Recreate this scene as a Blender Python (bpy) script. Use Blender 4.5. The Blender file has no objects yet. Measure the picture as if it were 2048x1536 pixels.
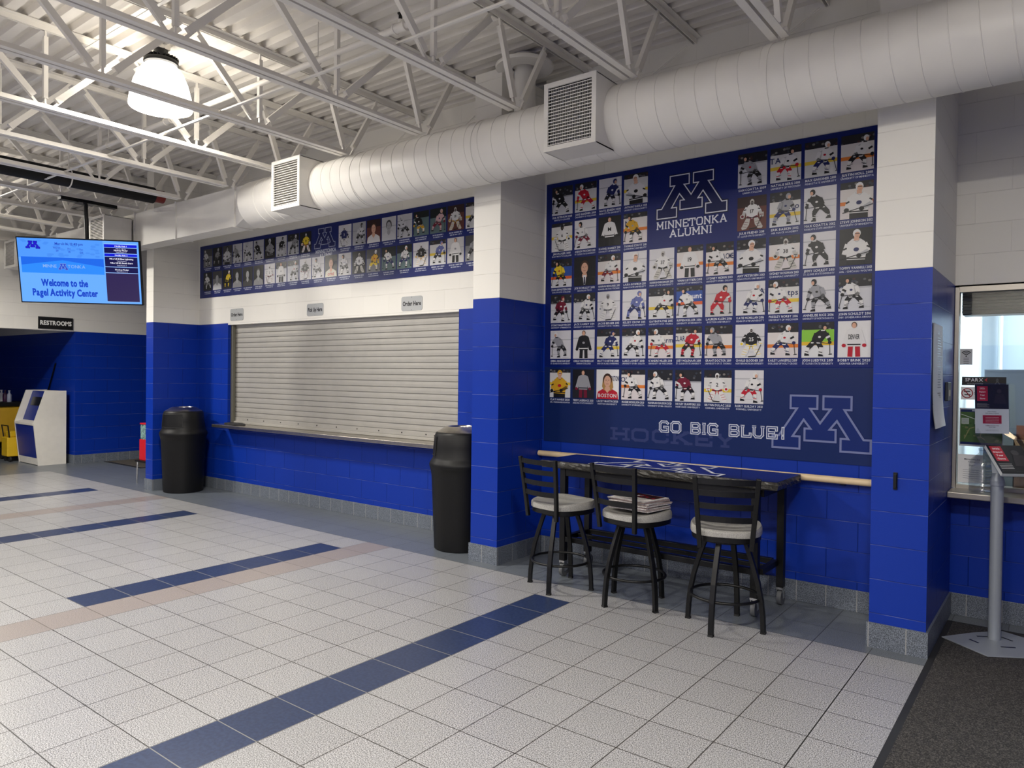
import bpy, bmesh, math, random
from mathutils import Vector, Matrix
from mathutils.geometry import tessellate_polygon

S = bpy.context.scene
COL = S.collection
PI = math.pi

EXPOSURE = 0.16; SCREEN_E = 1.1; LAMP_F = [.75, .85, 1.1, .9, .7, .8, .9]
# ---------------------------------------------------------------- camera
def srgb(r, g, b):
    f = lambda c: (c/255/12.92) if c/255 <= .04045 else ((c/255+.055)/1.055)**2.4
    return (f(r), f(g), f(b))

CAM = Vector((0.923, -4.7287, 1.5929))
YAW, PIT, ROL, FPX = 0.6544, -0.0126, 0.0120, 1451.59
fw = Vector((-math.sin(YAW)*math.cos(PIT), math.cos(YAW)*math.cos(PIT), math.sin(PIT)))
rt = Vector((math.cos(YAW), math.sin(YAW), 0)); up = rt.cross(fw)
r2 = rt*math.cos(ROL)+up*math.sin(ROL); u2 = -rt*math.sin(ROL)+up*math.cos(ROL)
cd = bpy.data.cameras.new('camera'); co = bpy.data.objects.new('camera', cd); COL.objects.link(co)
m = Matrix((r2, u2, -fw)).transposed().to_4x4(); m.translation = CAM
co.matrix_world = m
cd.sensor_width = 36; cd.lens = FPX/2048*36; cd.clip_start = .05; cd.clip_end = 100
S.camera = co
S.view_settings.view_transform = 'Standard'; S.view_settings.look = 'None'
S.view_settings.gamma = 1; S.view_settings.use_curve_mapping = False
S.view_settings.exposure = EXPOSURE
W = bpy.data.worlds.new('world'); S.world = W; W.use_nodes = True
W.node_tree.nodes['Background'].inputs[0].default_value = (.55, .6, .7, 1)
W.node_tree.nodes['Background'].inputs[1].default_value = .3
# lamps: the high bay fixtures are built below by make_lamp; their light is tuned here
LAMP_COL = (1.0, .955, .88)
LAMP_W = 150           # watts of each fixture's downward light
BOWL_E = 9.5            # emission of the glowing bowls
LAMPS = [(-4.9, -1.815), (0.9, -4.1), (-9.9, -2.3), (-4.9, -6.6), (-1.9, -4.9), (0.2, -7.6), (-10.2, -6.4)]  # lamp left of the viewer is added, out of view, to brighten the ceiling
OFFICE_W = 75          # strip lights of the office behind the service window

# ---------------------------------------------------------------- materials
MATS = {}
def nodes(name):
    mt = bpy.data.materials.new(name); mt.use_nodes = True
    nt = mt.node_tree; b = nt.nodes['Principled BSDF']
    return mt, nt, b
def mat(name, col, rough=.5, metal=0, spec=None, noise=0, nscale=20, bump=0, emit=0, coat=0, alpha=None):
    if name in MATS: return MATS[name]
    mt, nt, b = nodes(name)
    c = srgb(*col)
    b.inputs['Base Color'].default_value = (*c, 1); b.inputs['Roughness'].default_value = rough
    b.inputs['Metallic'].default_value = metal
    if spec is not None: b.inputs['Specular IOR Level'].default_value = spec
    if coat: b.inputs['Coat Weight'].default_value = coat; b.inputs['Coat Roughness'].default_value = .08
    if emit:
        b.inputs['Emission Color'].default_value = (*c, 1); b.inputs['Emission Strength'].default_value = emit
    if noise or bump:
        g = nt.nodes.new('ShaderNodeNewGeometry'); n = nt.nodes.new('ShaderNodeTexNoise')
        n.inputs['Scale'].default_value = nscale; n.inputs['Detail'].default_value = 4
        nt.links.new(g.outputs['Position'], n.inputs['Vector'])
        if noise:
            r = nt.nodes.new('ShaderNodeMapRange'); r.inputs[1].default_value = .3; r.inputs[2].default_value = .7
            r.inputs[3].default_value = 1-noise; r.inputs[4].default_value = 1+noise
            nt.links.new(n.outputs['Fac'], r.inputs[0])
            v = nt.nodes.new('ShaderNodeVectorMath'); v.operation = 'SCALE'; v.inputs[0].default_value = c
            nt.links.new(r.outputs[0], v.inputs['Scale']); nt.links.new(v.outputs[0], b.inputs['Base Color'])
        if bump:
            bp = nt.nodes.new('ShaderNodeBump'); bp.inputs['Strength'].default_value = bump; bp.inputs['Distance'].default_value = .002
            nt.links.new(n.outputs['Fac'], bp.inputs['Height']); nt.links.new(bp.outputs[0], b.inputs['Normal'])
    MATS[name] = mt; return mt

def wall_uv(nt):
    """(horizontal metres, height metres) on any upright wall."""
    g = nt.nodes.new('ShaderNodeNewGeometry')
    sp = nt.nodes.new('ShaderNodeSeparateXYZ'); nt.links.new(g.outputs['Position'], sp.inputs[0])
    sn = nt.nodes.new('ShaderNodeSeparateXYZ'); nt.links.new(g.outputs['True Normal'], sn.inputs[0])
    a = nt.nodes.new('ShaderNodeMath'); a.operation = 'ABSOLUTE'; nt.links.new(sn.outputs[0], a.inputs[0])
    gt = nt.nodes.new('ShaderNodeMath'); gt.operation = 'GREATER_THAN'; gt.inputs[1].default_value = .7
    nt.links.new(a.outputs[0], gt.inputs[0])
    mx = nt.nodes.new('ShaderNodeMix'); mx.data_type = 'FLOAT'
    nt.links.new(gt.outputs[0], mx.inputs[0]); nt.links.new(sp.outputs[0], mx.inputs[2]); nt.links.new(sp.outputs[1], mx.inputs[3])
    cb = nt.nodes.new('ShaderNodeCombineXYZ'); nt.links.new(mx.outputs[0], cb.inputs[0]); nt.links.new(sp.outputs[2], cb.inputs[1])
    return g, cb.outputs[0]

def block_mat(name, col, rough, mortar_gain, bstr, line=(90, 104, 180), lw=.0018, lf=.62, bw=.4064, rh=.2032, ms=.004, offset=.5, zoff=0., xoff=0.):
    mt, nt, b = nodes(name); c = srgb(*col)
    g, uv = wall_uv(nt)
    ad = nt.nodes.new('ShaderNodeVectorMath'); ad.inputs[1].default_value = (60.96+xoff, 2.032*5+zoff, 0); nt.links.new(uv, ad.inputs[0])
    br = nt.nodes.new('ShaderNodeTexBrick'); br.offset = offset; br.inputs['Scale'].default_value = 1
    br.inputs['Brick Width'].default_value = bw; br.inputs['Row Height'].default_value = rh
    br.inputs['Mortar Size'].default_value = ms; br.inputs['Mortar Smooth'].default_value = .6
    br.inputs['Color1'].default_value = (*c, 1); br.inputs['Color2'].default_value = (*[x*.96 for x in c], 1)
    br.inputs['Mortar'].default_value = (*[min(1, x*mortar_gain) for x in c], 1)
    nt.links.new(ad.outputs[0], br.inputs['Vector'])
    # bed-joint sheen on the blue painted in as a fine paler, broken line
    sz = nt.nodes.new('ShaderNodeSeparateXYZ'); nt.links.new(ad.outputs[0], sz.inputs[0])
    pp = nt.nodes.new('ShaderNodeMath'); pp.operation = 'PINGPONG'; pp.inputs[1].default_value = rh/2; nt.links.new(sz.outputs[1], pp.inputs[0])
    lt = nt.nodes.new('ShaderNodeMath'); lt.operation = 'LESS_THAN'; lt.inputs[1].default_value = lw; nt.links.new(pp.outputs[0], lt.inputs[0])
    ln_ = nt.nodes.new('ShaderNodeTexNoise'); ln_.inputs['Scale'].default_value = 5; nt.links.new(ad.outputs[0], ln_.inputs['Vector'])
    lm = nt.nodes.new('ShaderNodeMapRange'); lm.inputs[1].default_value = .42; lm.inputs[2].default_value = .6; lm.inputs[4].default_value = lf*1.5; lm.inputs[3].default_value = lf*.35; nt.links.new(ln_.outputs['Fac'], lm.inputs[0])
    mm = nt.nodes.new('ShaderNodeMath'); mm.operation = 'MULTIPLY'; nt.links.new(lt.outputs[0], mm.inputs[0]); nt.links.new(lm.outputs[0], mm.inputs[1])
    mc = nt.nodes.new('ShaderNodeMix'); mc.data_type = 'RGBA'; nt.links.new(mm.outputs[0], mc.inputs[0]); nt.links.new(br.outputs['Color'], mc.inputs[6]); mc.inputs[7].default_value = (*srgb(*line), 1)
    nt.links.new(mc.outputs[2], b.inputs['Base Color'])
    b.inputs['Roughness'].default_value = rough; b.inputs['Specular IOR Level'].default_value = .28
    n = nt.nodes.new('ShaderNodeTexNoise'); n.inputs['Scale'].default_value = 160; n.inputs['Detail'].default_value = 3
    nt.links.new(g.outputs['Position'], n.inputs['Vector'])
    b1 = nt.nodes.new('ShaderNodeBump'); b1.inputs['Strength'].default_value = .22; b1.inputs['Distance'].default_value = .002
    nt.links.new(n.outputs['Fac'], b1.inputs['Height'])
    inv = nt.nodes.new('ShaderNodeMath'); inv.operation = 'SUBTRACT'; inv.inputs[0].default_value = 1; nt.links.new(br.outputs['Fac'], inv.inputs[1])
    b2 = nt.nodes.new('ShaderNodeBump'); b2.inputs['Strength'].default_value = bstr; b2.inputs['Distance'].default_value = .003
    nt.links.new(inv.outputs[0], b2.inputs['Height']); nt.links.new(b1.outputs[0], b2.inputs['Normal'])
    nt.links.new(b2.outputs[0], b.inputs['Normal'])
    MATS[name] = mt; return mt

def speckle_nodes(nt, c, dark, light, amt, scale):
    g = nt.nodes.new('ShaderNodeNewGeometry')
    n = nt.nodes.new('ShaderNodeTexNoise'); n.inputs['Scale'].default_value = scale; n.inputs['Detail'].default_value = 2
    nt.links.new(g.outputs['Position'], n.inputs['Vector'])
    r = nt.nodes.new('ShaderNodeValToRGB'); e = r.color_ramp.elements
    e[0].position = .5-amt; e[0].color = (*dark, 1); e[1].position = .5+amt; e[1].color = (*light, 1)
    k = e.new(.5); k.color = (*c, 1)
    nt.links.new(n.outputs['Fac'], r.inputs[0]); return g, r.outputs[0]

def tile_mat(name, col, dark, light, joint, rough=.32, bw=.3085, rh=.3103, ms=.0028, amt=.12, scale=200, wall=False, xo=0, yo=0, spec=.5):
    mt, nt, b = nodes(name); c = srgb(*col)
    g, colr = speckle_nodes(nt, c, srgb(*dark), srgb(*light), amt, scale)
    if wall: g2, uv = wall_uv(nt)
    else: uv = g.outputs['Position']
    ad = nt.nodes.new('ShaderNodeVectorMath'); ad.inputs[1].default_value = (xo, yo, 0); nt.links.new(uv, ad.inputs[0])
    br = nt.nodes.new('ShaderNodeTexBrick'); br.offset = 0; br.inputs['Scale'].default_value = 1
    br.inputs['Brick Width'].default_value = bw; br.inputs['Row Height'].default_value = rh
    br.inputs['Mortar Size'].default_value = ms; br.inputs['Mortar Smooth'].default_value = .1
    br.inputs['Color1'].default_value = (1, 1, 1, 1); br.inputs['Color2'].default_value = (.93, .93, .93, 1)
    br.inputs['Mortar'].default_value = (1, 1, 1, 1)
    nt.links.new(ad.outputs[0], br.inputs['Vector'])
    mu = nt.nodes.new('ShaderNodeMix'); mu.data_type = 'RGBA'; mu.blend_type = 'MULTIPLY'; mu.inputs[0].default_value = 1
    nt.links.new(colr, mu.inputs[6]); nt.links.new(br.outputs['Color'], mu.inputs[7])
    mx = nt.nodes.new('ShaderNodeMix'); mx.data_type = 'RGBA'
    nt.links.new(br.outputs['Fac'], mx.inputs[0]); nt.links.new(mu.outputs[2], mx.inputs[6]); mx.inputs[7].default_value = (*srgb(*joint), 1)
    nt.links.new(mx.outputs[2], b.inputs['Base Color']); b.inputs['Roughness'].default_value = rough
    b.inputs['Specular IOR Level'].default_value = spec
    inv = nt.nodes.new('ShaderNodeMath'); inv.operation = 'SUBTRACT'; inv.inputs[0].default_value = 1; nt.links.new(br.outputs['Fac'], inv.inputs[1])
    bp = nt.nodes.new('ShaderNodeBump'); bp.inputs['Strength'].default_value = .5; bp.inputs['Distance'].default_value = .001
    nt.links.new(inv.outputs[0], bp.inputs['Height']); nt.links.new(bp.outputs[0], b.inputs['Normal'])
    MATS[name] = mt; return mt

BLUE = block_mat('blue_block_paint', (10, 48, 150), .36, .6, .9, ms=.0035)
WHITE = block_mat('white_block_paint', (232, 229, 221), .5, .95, .45, line=(206, 202, 194), lw=.0022, ms=.003)
BLUE_F = block_mat('blue_block_paint_stacked', (10, 48, 150), .36, .6, .9, lf=.75, bw=90, ms=.0035, xoff=-20)
WHITE_F = block_mat('white_block_paint_stacked', (232, 229, 221), .5, .95, .45, line=(206, 202, 194), lw=.0022, bw=90, ms=.003, xoff=-20)
TX, TY = -.026+.3085*60, .13+.3103*60
T_WHITE = tile_mat('speckled_white_tile', (151, 151, 152), (94, 94, 94), (192, 192, 193), (62, 59, 56), xo=TX, yo=TY)
T_BLUE = tile_mat('blue_tile', (42, 54, 84), (38, 49, 77), (47, 60, 90), (124, 124, 122), xo=TX, yo=TY, scale=60)
T_PINK = tile_mat('taupe_tile', (142, 134, 130), (126, 119, 115), (156, 148, 144), (96, 90, 84), xo=TX, yo=TY)
T_GRAY = tile_mat('grey_tile', (100, 106, 113), (80, 86, 92), (120, 126, 133), (66, 68, 72), xo=TX, yo=TY)
T_BASE = tile_mat('granite_base_tile', (98, 105, 114), (62, 68, 76), (132, 139, 150), (150, 150, 148), rough=.4, bw=.2, rh=.5, ms=.003, wall=True, xo=60, yo=.2, amt=.11, scale=230)
M_WP = mat('white_steel_paint', (232, 228, 220), .45, noise=.03, nscale=6)
M_DECK = mat('white_deck_paint', (230, 225, 217), .5, noise=.04, nscale=3)
M_DUCT = mat('painted_duct', (228, 225, 218), .42, noise=.03, nscale=4)
M_STEEL = mat('brushed_steel', (176, 170, 160), .28, 1, noise=.08, nscale=30)
M_SHUT = mat('shutter_aluminium', (168, 165, 158), .5, .3, noise=.04, nscale=8)
M_FRAME = mat('window_aluminium', (176, 170, 160), .4, .6)
M_BLACK = mat('black_metal', (9, 9, 9), .42, spec=.35)
M_BPL = mat('black_plastic', (11, 11, 11), .48, spec=.3, bump=.15, nscale=300)
M_RUB = mat('black_rubber', (30, 30, 31), .65)
M_WOOD = mat('pale_wood', (214, 190, 152), .45, noise=.06, nscale=14)
M_GRAN = mat('black_granite_edge', (52, 50, 46), .35, noise=.7, nscale=90, bump=1)
M_SEAT = tile_mat('grey_fleck_vinyl', (158, 156, 150), (132, 130, 125), (178, 176, 171), (158, 156, 150), rough=.42, bw=9, rh=9, ms=0, xo=30, yo=30, scale=300, amt=.12)
M_CARD = mat('cardboard', (122, 86, 56), .8, noise=.05, nscale=10)
M_GREY = mat('grey_powder_coat', (150, 156, 164), .4, .2)
M_NAVY = mat('navy_print', (9, 28, 98), .3, spec=.3)
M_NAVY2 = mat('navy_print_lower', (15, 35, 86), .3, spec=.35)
M_CHROME = mat('chrome', (200, 200, 200), .15, 1)
M_YEL = mat('yellow_plastic', (206, 168, 22), .45, noise=.05, nscale=8)
M_KWHITE = mat('kiosk_white_laminate', (222, 218, 208), .45, noise=.03, nscale=10)
M_KBLUE = mat('kiosk_blue_laminate', (24, 44, 128), .4)
M_DARK = mat('dark_screen_and_cavity', (14, 16, 20), .2)
M_PAPER = mat('white_paper', (244, 244, 242), .7)

def print_mat(name, rough=.35, emit=0.):
    mt, nt, b = nodes(name)
    a = nt.nodes.new('ShaderNodeAttribute'); a.attribute_name = 'print'
    nt.links.new(a.outputs['Color'], b.inputs['Base Color']); b.inputs['Roughness'].default_value = rough; b.inputs['Specular IOR Level'].default_value = .3
    if emit:
        nt.links.new(a.outputs['Color'], b.inputs['Emission Color']); b.inputs['Emission Strength'].default_value = emit
        b.inputs['Base Color'].default_value = (.01, .01, .01, 1); nt.links.remove(b.inputs['Base Color'].links[0])
    MATS[name] = mt; return mt
M_PRINT = print_mat('printed_ink', .3)
M_MATT = print_mat('matt_printed_ink', .6)
M_SCREEN = print_mat('lit_screen', .2, SCREEN_E)

def glass_mat(name, tint=(1, 1, 1), gl=.08, fres=True):
    mt = bpy.data.materials.new(name); mt.use_nodes = True; nt = mt.node_tree; nt.nodes.clear()
    o = nt.nodes.new('ShaderNodeOutputMaterial'); t = nt.nodes.new('ShaderNodeBsdfTransparent'); g = nt.nodes.new('ShaderNodeBsdfGlossy')
    t.inputs[0].default_value = (*tint, 1); g.inputs['Roughness'].default_value = .02
    f = nt.nodes.new('ShaderNodeFresnel'); f.inputs[0].default_value = 1.45
    ma = nt.nodes.new('ShaderNodeMath'); ma.operation = 'ADD'; ma.inputs[1].default_value = gl-.04; ma.use_clamp = True
    mx = nt.nodes.new('ShaderNodeMixShader'); nt.links.new(f.outputs[0], ma.inputs[0])
    if fres: nt.links.new(ma.outputs[0], mx.inputs[0])
    else: mx.inputs[0].default_value = gl
    nt.links.new(t.outputs[0], mx.inputs[1]); nt.links.new(g.outputs[0], mx.inputs[2]); nt.links.new(mx.outputs[0], o.inputs[0])
    MATS[name] = mt; return mt
M_JUG = glass_mat('clear_plastic', (.9, .92, .93), .2, False)
M_GLASS = glass_mat('window_glass', (.95, .97, .97), .04)
M_ACRYL = glass_mat('clear_acrylic', (.965, .975, .975), .05, False)

def carpet_mat(name, c, d, l):
    mt, nt, b = nodes(name)
    g, o = speckle_nodes(nt, srgb(*c), srgb(*d), srgb(*l), .16, 170)
    nt.links.new(o, b.inputs['Base Color']); b.inputs['Roughness'].default_value = .95
    n = nt.nodes.new('ShaderNodeTexNoise'); n.inputs['Scale'].default_value = 200; nt.links.new(g.outputs['Position'], n.inputs['Vector'])
    bp = nt.nodes.new('ShaderNodeBump'); bp.inputs['Strength'].default_value = .8; bp.inputs['Distance'].default_value = .004
    nt.links.new(n.outputs['Fac'], bp.inputs['Height']); nt.links.new(bp.outputs[0], b.inputs['Normal'])
    MATS[name] = mt; return mt
M_CARPET = carpet_mat('charcoal_ribbed_carpet', (44, 42, 41), (16, 16, 16), (84, 80, 77))

# ---------------------------------------------------------------- mesh builder
ORG = {}
class MB:
    def __init__(s): s.v = []; s.f = []; s.m = []; s.c = []; s.smooth = []
    def add(s, vs, fs, mi=0, col=None, smooth=False):
        n = len(s.v); s.v += [tuple(v) for v in vs]
        for f in fs:
            s.f.append([n+i for i in f]); s.m.append(mi); s.c.append(col); s.smooth.append(smooth)
        return s
    def box(s, x0, x1, y0, y1, z0, z1, mi=0, col=None):
        v = [(x, y, z) for z in (z0, z1) for y in (y0, y1) for x in (x0, x1)]
        return s.add(v, [(0, 2, 3, 1), (4, 5, 7, 6), (0, 1, 5, 4), (2, 6, 7, 3), (0, 4, 6, 2), (1, 3, 7, 5)], mi, col)
    def quad(s, a, b, c, d, mi=0, col=None): return s.add([a, b, c, d], [(0, 1, 2, 3)], mi, col)
    def bar(s, p, q, w, h, upv=(0, 0, 1), mi=0):
        """rectangular bar from p to q: w across, h along upv"""
        p = Vector(p); q = Vector(q); d = (q-p).normalized(); u = Vector(upv); u = (u-d*u.dot(d))
        if u.length < 1e-4: u = Vector((0, 1, 0)); u = u-d*u.dot(d)
        u.normalize(); r = d.cross(u)
        vs = [e+r*a*w/2+u*b*h/2 for e in (p, q) for a, b in ((-1, -1), (1, -1), (1, 1), (-1, 1))]
        return s.add(vs, [(0, 3, 2, 1), (4, 5, 6, 7), (0, 1, 5, 4), (1, 2, 6, 5), (2, 3, 7, 6), (3, 0, 4, 7)], mi)
    def sweep(s, pts, w, h, sides=None, mi=0, closed=False, smooth=False):
        """rectangular (w sideways, h vertical-ish) section swept along a path; sides = reference up vector"""
        pts = [Vector(p) for p in pts]; n = len(pts); U = Vector(sides or (0, 0, 1)); vs = []
        for i, p in enumerate(pts):
            if closed: d = pts[(i+1) % n]-pts[i-1]
            else: d = pts[min(i+1, n-1)]-pts[max(i-1, 0)]
            d.normalize(); u = U-d*U.dot(d); u.normalize(); r = d.cross(u)
            vs += [p+r*a*w/2+u*b*h/2 for a, b in ((-1, -1), (1, -1), (1, 1), (-1, 1))]
        fs = []
        for i in range(n if closed else n-1):
            a = i*4; b = ((i+1) % n)*4
            for k in range(4): fs.append((a+k, a+(k+1) % 4, b+(k+1) % 4, b+k))
        if not closed: fs += [(0, 3, 2, 1), tuple((n-1)*4+k for k in range(4))]
        return s.add(vs, fs, mi, None, smooth)
    def tube(s, pts, r, n=10, mi=0, closed=False, caps=True, rs=None):
        pts = [Vector(p) for p in pts]; N = len(pts); vs = []; prev = None
        for i, p in enumerate(pts):
            if closed: d = pts[(i+1) % N]-pts[i-1]
            else: d = pts[min(i+1, N-1)]-pts[max(i-1, 0)]
            d.normalize()
            a = prev-d*prev.dot(d) if prev else (Vector((0, 0, 1)) if abs(d.z) < .9 else Vector((1, 0, 0)))
            a = a-d*a.dot(d); a.normalize(); prev = a; b = d.cross(a); rr = rs[i] if rs else r
            vs += [p+(a*math.cos(2*PI*k/n)+b*math.sin(2*PI*k/n))*rr for k in range(n)]
        fs = []
        for i in range(N if closed else N-1):
            j = (i+1) % N
            for k in range(n): fs.append((i*n+k, i*n+(k+1) % n, j*n+(k+1) % n, j*n+k))
        s.add(vs, fs, mi, None, True)
        if caps and not closed: s.add(vs[:n], [tuple(range(n))[::-1]], mi); s.add(vs[-n:], [tuple(range(n))], mi)
        return s
    def lathe(s, prof, cx=0, cy=0, n=40, mi=0, caps=True, smooth=True):
        vs = [(cx+r*math.cos(2*PI*k/n), cy+r*math.sin(2*PI*k/n), z) for r, z in prof for k in range(n)]; fs = []
        for i in range(len(prof)-1):
            for k in range(n): fs.append((i*n+k, i*n+(k+1) % n, (i+1)*n+(k+1) % n, (i+1)*n+k))
        s.add(vs, fs, mi, None, smooth)
        if caps: s.add(vs[:n], [tuple(range(n))[::-1]], mi); s.add(vs[-n:], [tuple(range(n))], mi)
        return s
    def prism(s, poly, z0, z1, mi=0, T=None):
        """polygon (x,y) extruded z0..z1, optional transform T(x,y,z)->xyz"""
        T = T or (lambda x, y, z: (x, y, z)); n = len(poly)
        lo = [T(x, y, z0) for x, y in poly]; hi = [T(x, y, z1) for x, y in poly]
        tri = tessellate_polygon([[Vector((x, y, 0)) for x, y in poly]])
        s.add(lo, [t[::-1] for t in tri], mi); s.add(hi, list(tri), mi)
        return s.add(lo+hi, [(i, (i+1) % n, n+(i+1) % n, n+i) for i in range(n)], mi)
    def build(s, name, mats, parent=None, bevel=0, fix=True, loc=None):
        if not isinstance(mats, (list, tuple)): mats = [mats]
        if parent is not None: org = ORG[parent.name]
        elif loc is not None: org = Vector(loc)
        else:
            xs = [v[0] for v in s.v]; ys = [v[1] for v in s.v]; zs = [v[2] for v in s.v]
            org = Vector(((min(xs)+max(xs))/2, (min(ys)+max(ys))/2, min(zs)))
        me = bpy.data.meshes.new(name)
        me.from_pydata([(v[0]-org[0], v[1]-org[1], v[2]-org[2]) for v in s.v], [], s.f)
        for mt in mats: me.materials.append(mt)
        me.polygons.foreach_set('material_index', s.m); me.polygons.foreach_set('use_smooth', s.smooth)
        if any(c is not None for c in s.c):
            at = me.color_attributes.new('print', 'FLOAT_COLOR', 'CORNER'); arr = []
            for f, c in zip(s.f, s.c): arr += list((*(c or (.5, .5, .5)), 1))*len(f)
            at.data.foreach_set('color', arr)
        me.update()
        if fix:
            bm = bmesh.new(); bm.from_mesh(me); bmesh.ops.remove_doubles(bm, verts=bm.verts, dist=1e-5)
            bmesh.ops.recalc_face_normals(bm, faces=bm.faces); bm.to_mesh(me); bm.free()
        if any(s.smooth): me.set_sharp_from_angle(angle=math.radians(40))
        o = bpy.data.objects.new(name, me); COL.objects.link(o); ORG[o.name] = org
        if parent is not None: o.parent = parent
        else: o.location = org
        if bevel:
            bv = o.modifiers.new('bevel', 'BEVEL'); bv.width = bevel; bv.segments = 2; bv.limit_method = 'ANGLE'
        return o

def tag(o, label, cat, group=None, kind=None):
    if label: o['label'] = label
    if cat: o['category'] = cat
    if group: o['group'] = group
    if kind: o['kind'] = kind
    return o
def thing(name, loc, label, cat, group=None, rz=0):
    o = bpy.data.objects.new(name, None); COL.objects.link(o); o.location = loc; o.rotation_euler = (0, 0, rz)
    o.empty_display_size = .1; ORG[o.name] = Vector(loc); return tag(o, label, cat, group)
def struct(o, label=None):
    o['kind'] = 'structure'
    if label: o['label'] = label
    return o
def dup(root, loc, rz=0, label=None):
    r = root.copy(); COL.objects.link(r); r.location = loc; r.rotation_euler = (0, 0, rz)
    if label: r['label'] = label
    def kids(a, b):
        for ch in list(a.children):
            c = ch.copy(); COL.objects.link(c); c.parent = b; kids(ch, c)
    kids(root, r); return r
# ---------------------------------------------------------------- printed matter
GL = {}
def load_glyphs(chars):
    tmp = []
    for ch in chars:
        cu = bpy.data.curves.new('g', 'FONT'); cu.body = ch; cu.size = 1; cu.resolution_u = 2; cu.offset = .018
        o = bpy.data.objects.new('g', cu); COL.objects.link(o); tmp.append((ch, o, cu))
    dg = bpy.context.evaluated_depsgraph_get(); dg.update()
    for ch, o, cu in tmp:
        me = o.evaluated_get(dg).to_mesh(); vs = [(v.co.x, v.co.y) for v in me.vertices]; fs = [list(p.vertices) for p in me.polygons]
        x0 = min(v[0] for v in vs); x1 = max(v[0] for v in vs)
        GL[ch] = ([(x-x0, y) for x, y in vs], fs, x1-x0)
        o.evaluated_get(dg).to_mesh_clear()
    for ch, o, cu in tmp: bpy.data.objects.remove(o); bpy.data.curves.remove(cu)
load_glyphs("ABCDEFGHIJKLMNOPQRSTUVWXYZabcdefghijklmnopqrstuvwxyz0123456789.,-:'&!")

class Print(MB):
    """flat inks laid on a sheet: local (u,v) metres, layer = tiny lift along the sheet's normal"""
    def __init__(s, o, ud, vd):
        super().__init__(); s.o = Vector(o); s.ud = Vector(ud).normalized(); s.vd = Vector(vd).normalized(); s.n = s.ud.cross(s.vd)
        s.clip = None; s.k = 0
    def P(s, u, v, L=1):
        if s.clip:
            a, b, c, d = s.clip; u = min(max(u, a), b); v = min(max(v, c), d)
        return s.o+s.ud*u+s.vd*v+s.n*(.0005*L)
    def poly(s, pts, col, L=1):
        s.k += 1; L = L+(s.k % 13)*.035
        if len(pts) > 4:
            tri = tessellate_polygon([[Vector((a, b, 0)) for a, b in pts]])
            s.add([s.P(a, b, L) for a, b in pts], [list(t) for t in tri], 0, srgb(*col))
        else: s.add([s.P(a, b, L) for a, b in pts], [list(range(len(pts)))], 0, srgb(*col))
    def rect(s, u0, v0, u1, v1, col, L=1): s.poly([(u0, v0), (u1, v0), (u1, v1), (u0, v1)], col, L)
    def ell(s, u, v, ru, rv, col, L=1, n=14, rot=0):
        c, q = math.cos(rot), math.sin(rot); P = []
        for k in range(n):
            a = 2*PI*k/n; x, y = ru*math.cos(a), rv*math.sin(a); P.append((u+x*c-y*q, v+x*q+y*c))
        s.poly(P, col, L)
    def line(s, u0, v0, u1, v1, w, col, L=1, w1=None):
        d = math.hypot(u1-u0, v1-v0) or 1e-6; nx, ny = -(v1-v0)/d, (u1-u0)/d; w1 = w if w1 is None else w1
        s.poly([(u0+nx*w/2, v0+ny*w/2), (u0-nx*w/2, v0-ny*w/2), (u1-nx*w1/2, v1-ny*w1/2), (u1+nx*w1/2, v1+ny*w1/2)], col, L)
    def outline(s, pts, w, col, L=1, grow=0):
        """closed stroke with mitred corners"""
        n = len(pts); A = sum(pts[i][0]*pts[(i+1) % n][1]-pts[(i+1) % n][0]*pts[i][1] for i in range(n)); sg = 1 if A > 0 else -1
        def off(t):
            out = []
            for i in range(n):
                p0, p, p1 = Vector(pts[i-1]), Vector(pts[i]), Vector(pts[(i+1) % n])
                d0 = (p-p0).normalized(); d1 = (p1-p).normalized()
                n0 = Vector((d0.y, -d0.x))*sg; n1 = Vector((d1.y, -d1.x))*sg; b = n0+n1
                if b.length < 1e-3: b = n0.copy()
                b.normalize(); k = t/max(.35, b.dot(n0)); out.append((p.x+b.x*k, p.y+b.y*k))
            return out
        a, b = off(grow-w/2), off(grow+w/2)
        for i in range(n):
            j = (i+1) % n; s.poly([a[i], a[j], b[j], b[i]], col, L)
    def text(s, t, u, v, h, col, L=1, align='c', sx=1., maxw=None, gap=.07, slant=0, bold=0):
        """h = capital height"""
        k = h/.7; W_ = 0; x = 0; pl = []
        for ch in t:
            if ch == ' ': x += .26; continue
            if ch not in GL: continue
            pl.append((ch, x)); x += GL[ch][2]+gap
        W_ = (x-gap)*k*sx
        if maxw and W_ > maxw: sx *= maxw/W_; W_ = maxw
        x0 = u-(W_/2 if align == 'c' else (W_ if align == 'r' else 0))
        for ch, xx in pl:
            vs, fs, w = GL[ch]
            for q in ((0, 0), (1, 0), (0, 1), (1, 1)) if bold else ((0, 0),): s.add([s.P(x0+(xx+a)*k*sx+q[0]*bold, v+b*k+q[1]*bold, L+.2*q[0]+.1*q[1]) for a, b in vs], fs, 0, srgb(*col))
        return W_

MLOGO = [(-.02, .379), (-.203, .379), (-.203, .288), (-.158, .288), (-.283, .088), (-.328, .088), (-.328, 0), (-.137, 0), (-.137, .088),
         (-.186, .088), (-.111, .209), (-.064, .147), (-.104, .147), (-.104, .062)]
MLOGO = MLOGO+[(-x, y) for x, y in MLOGO[::-1]]+[(.02, .288), (.068, .288), (0, .188), (-.068, .288), (-.02, .288)]
def mlogo(p, u, v, w, h, fill, line, lw, outer=None, L=1, ow=.008):
    pts = [(u+x*w/.656, v+y*h/.379) for x, y in MLOGO]
    if outer: p.outline(pts, lw+ow*2, outer, L)
    if fill: p.poly(pts, fill, L+1)
    p.outline(pts, lw, line, L+2)

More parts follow.
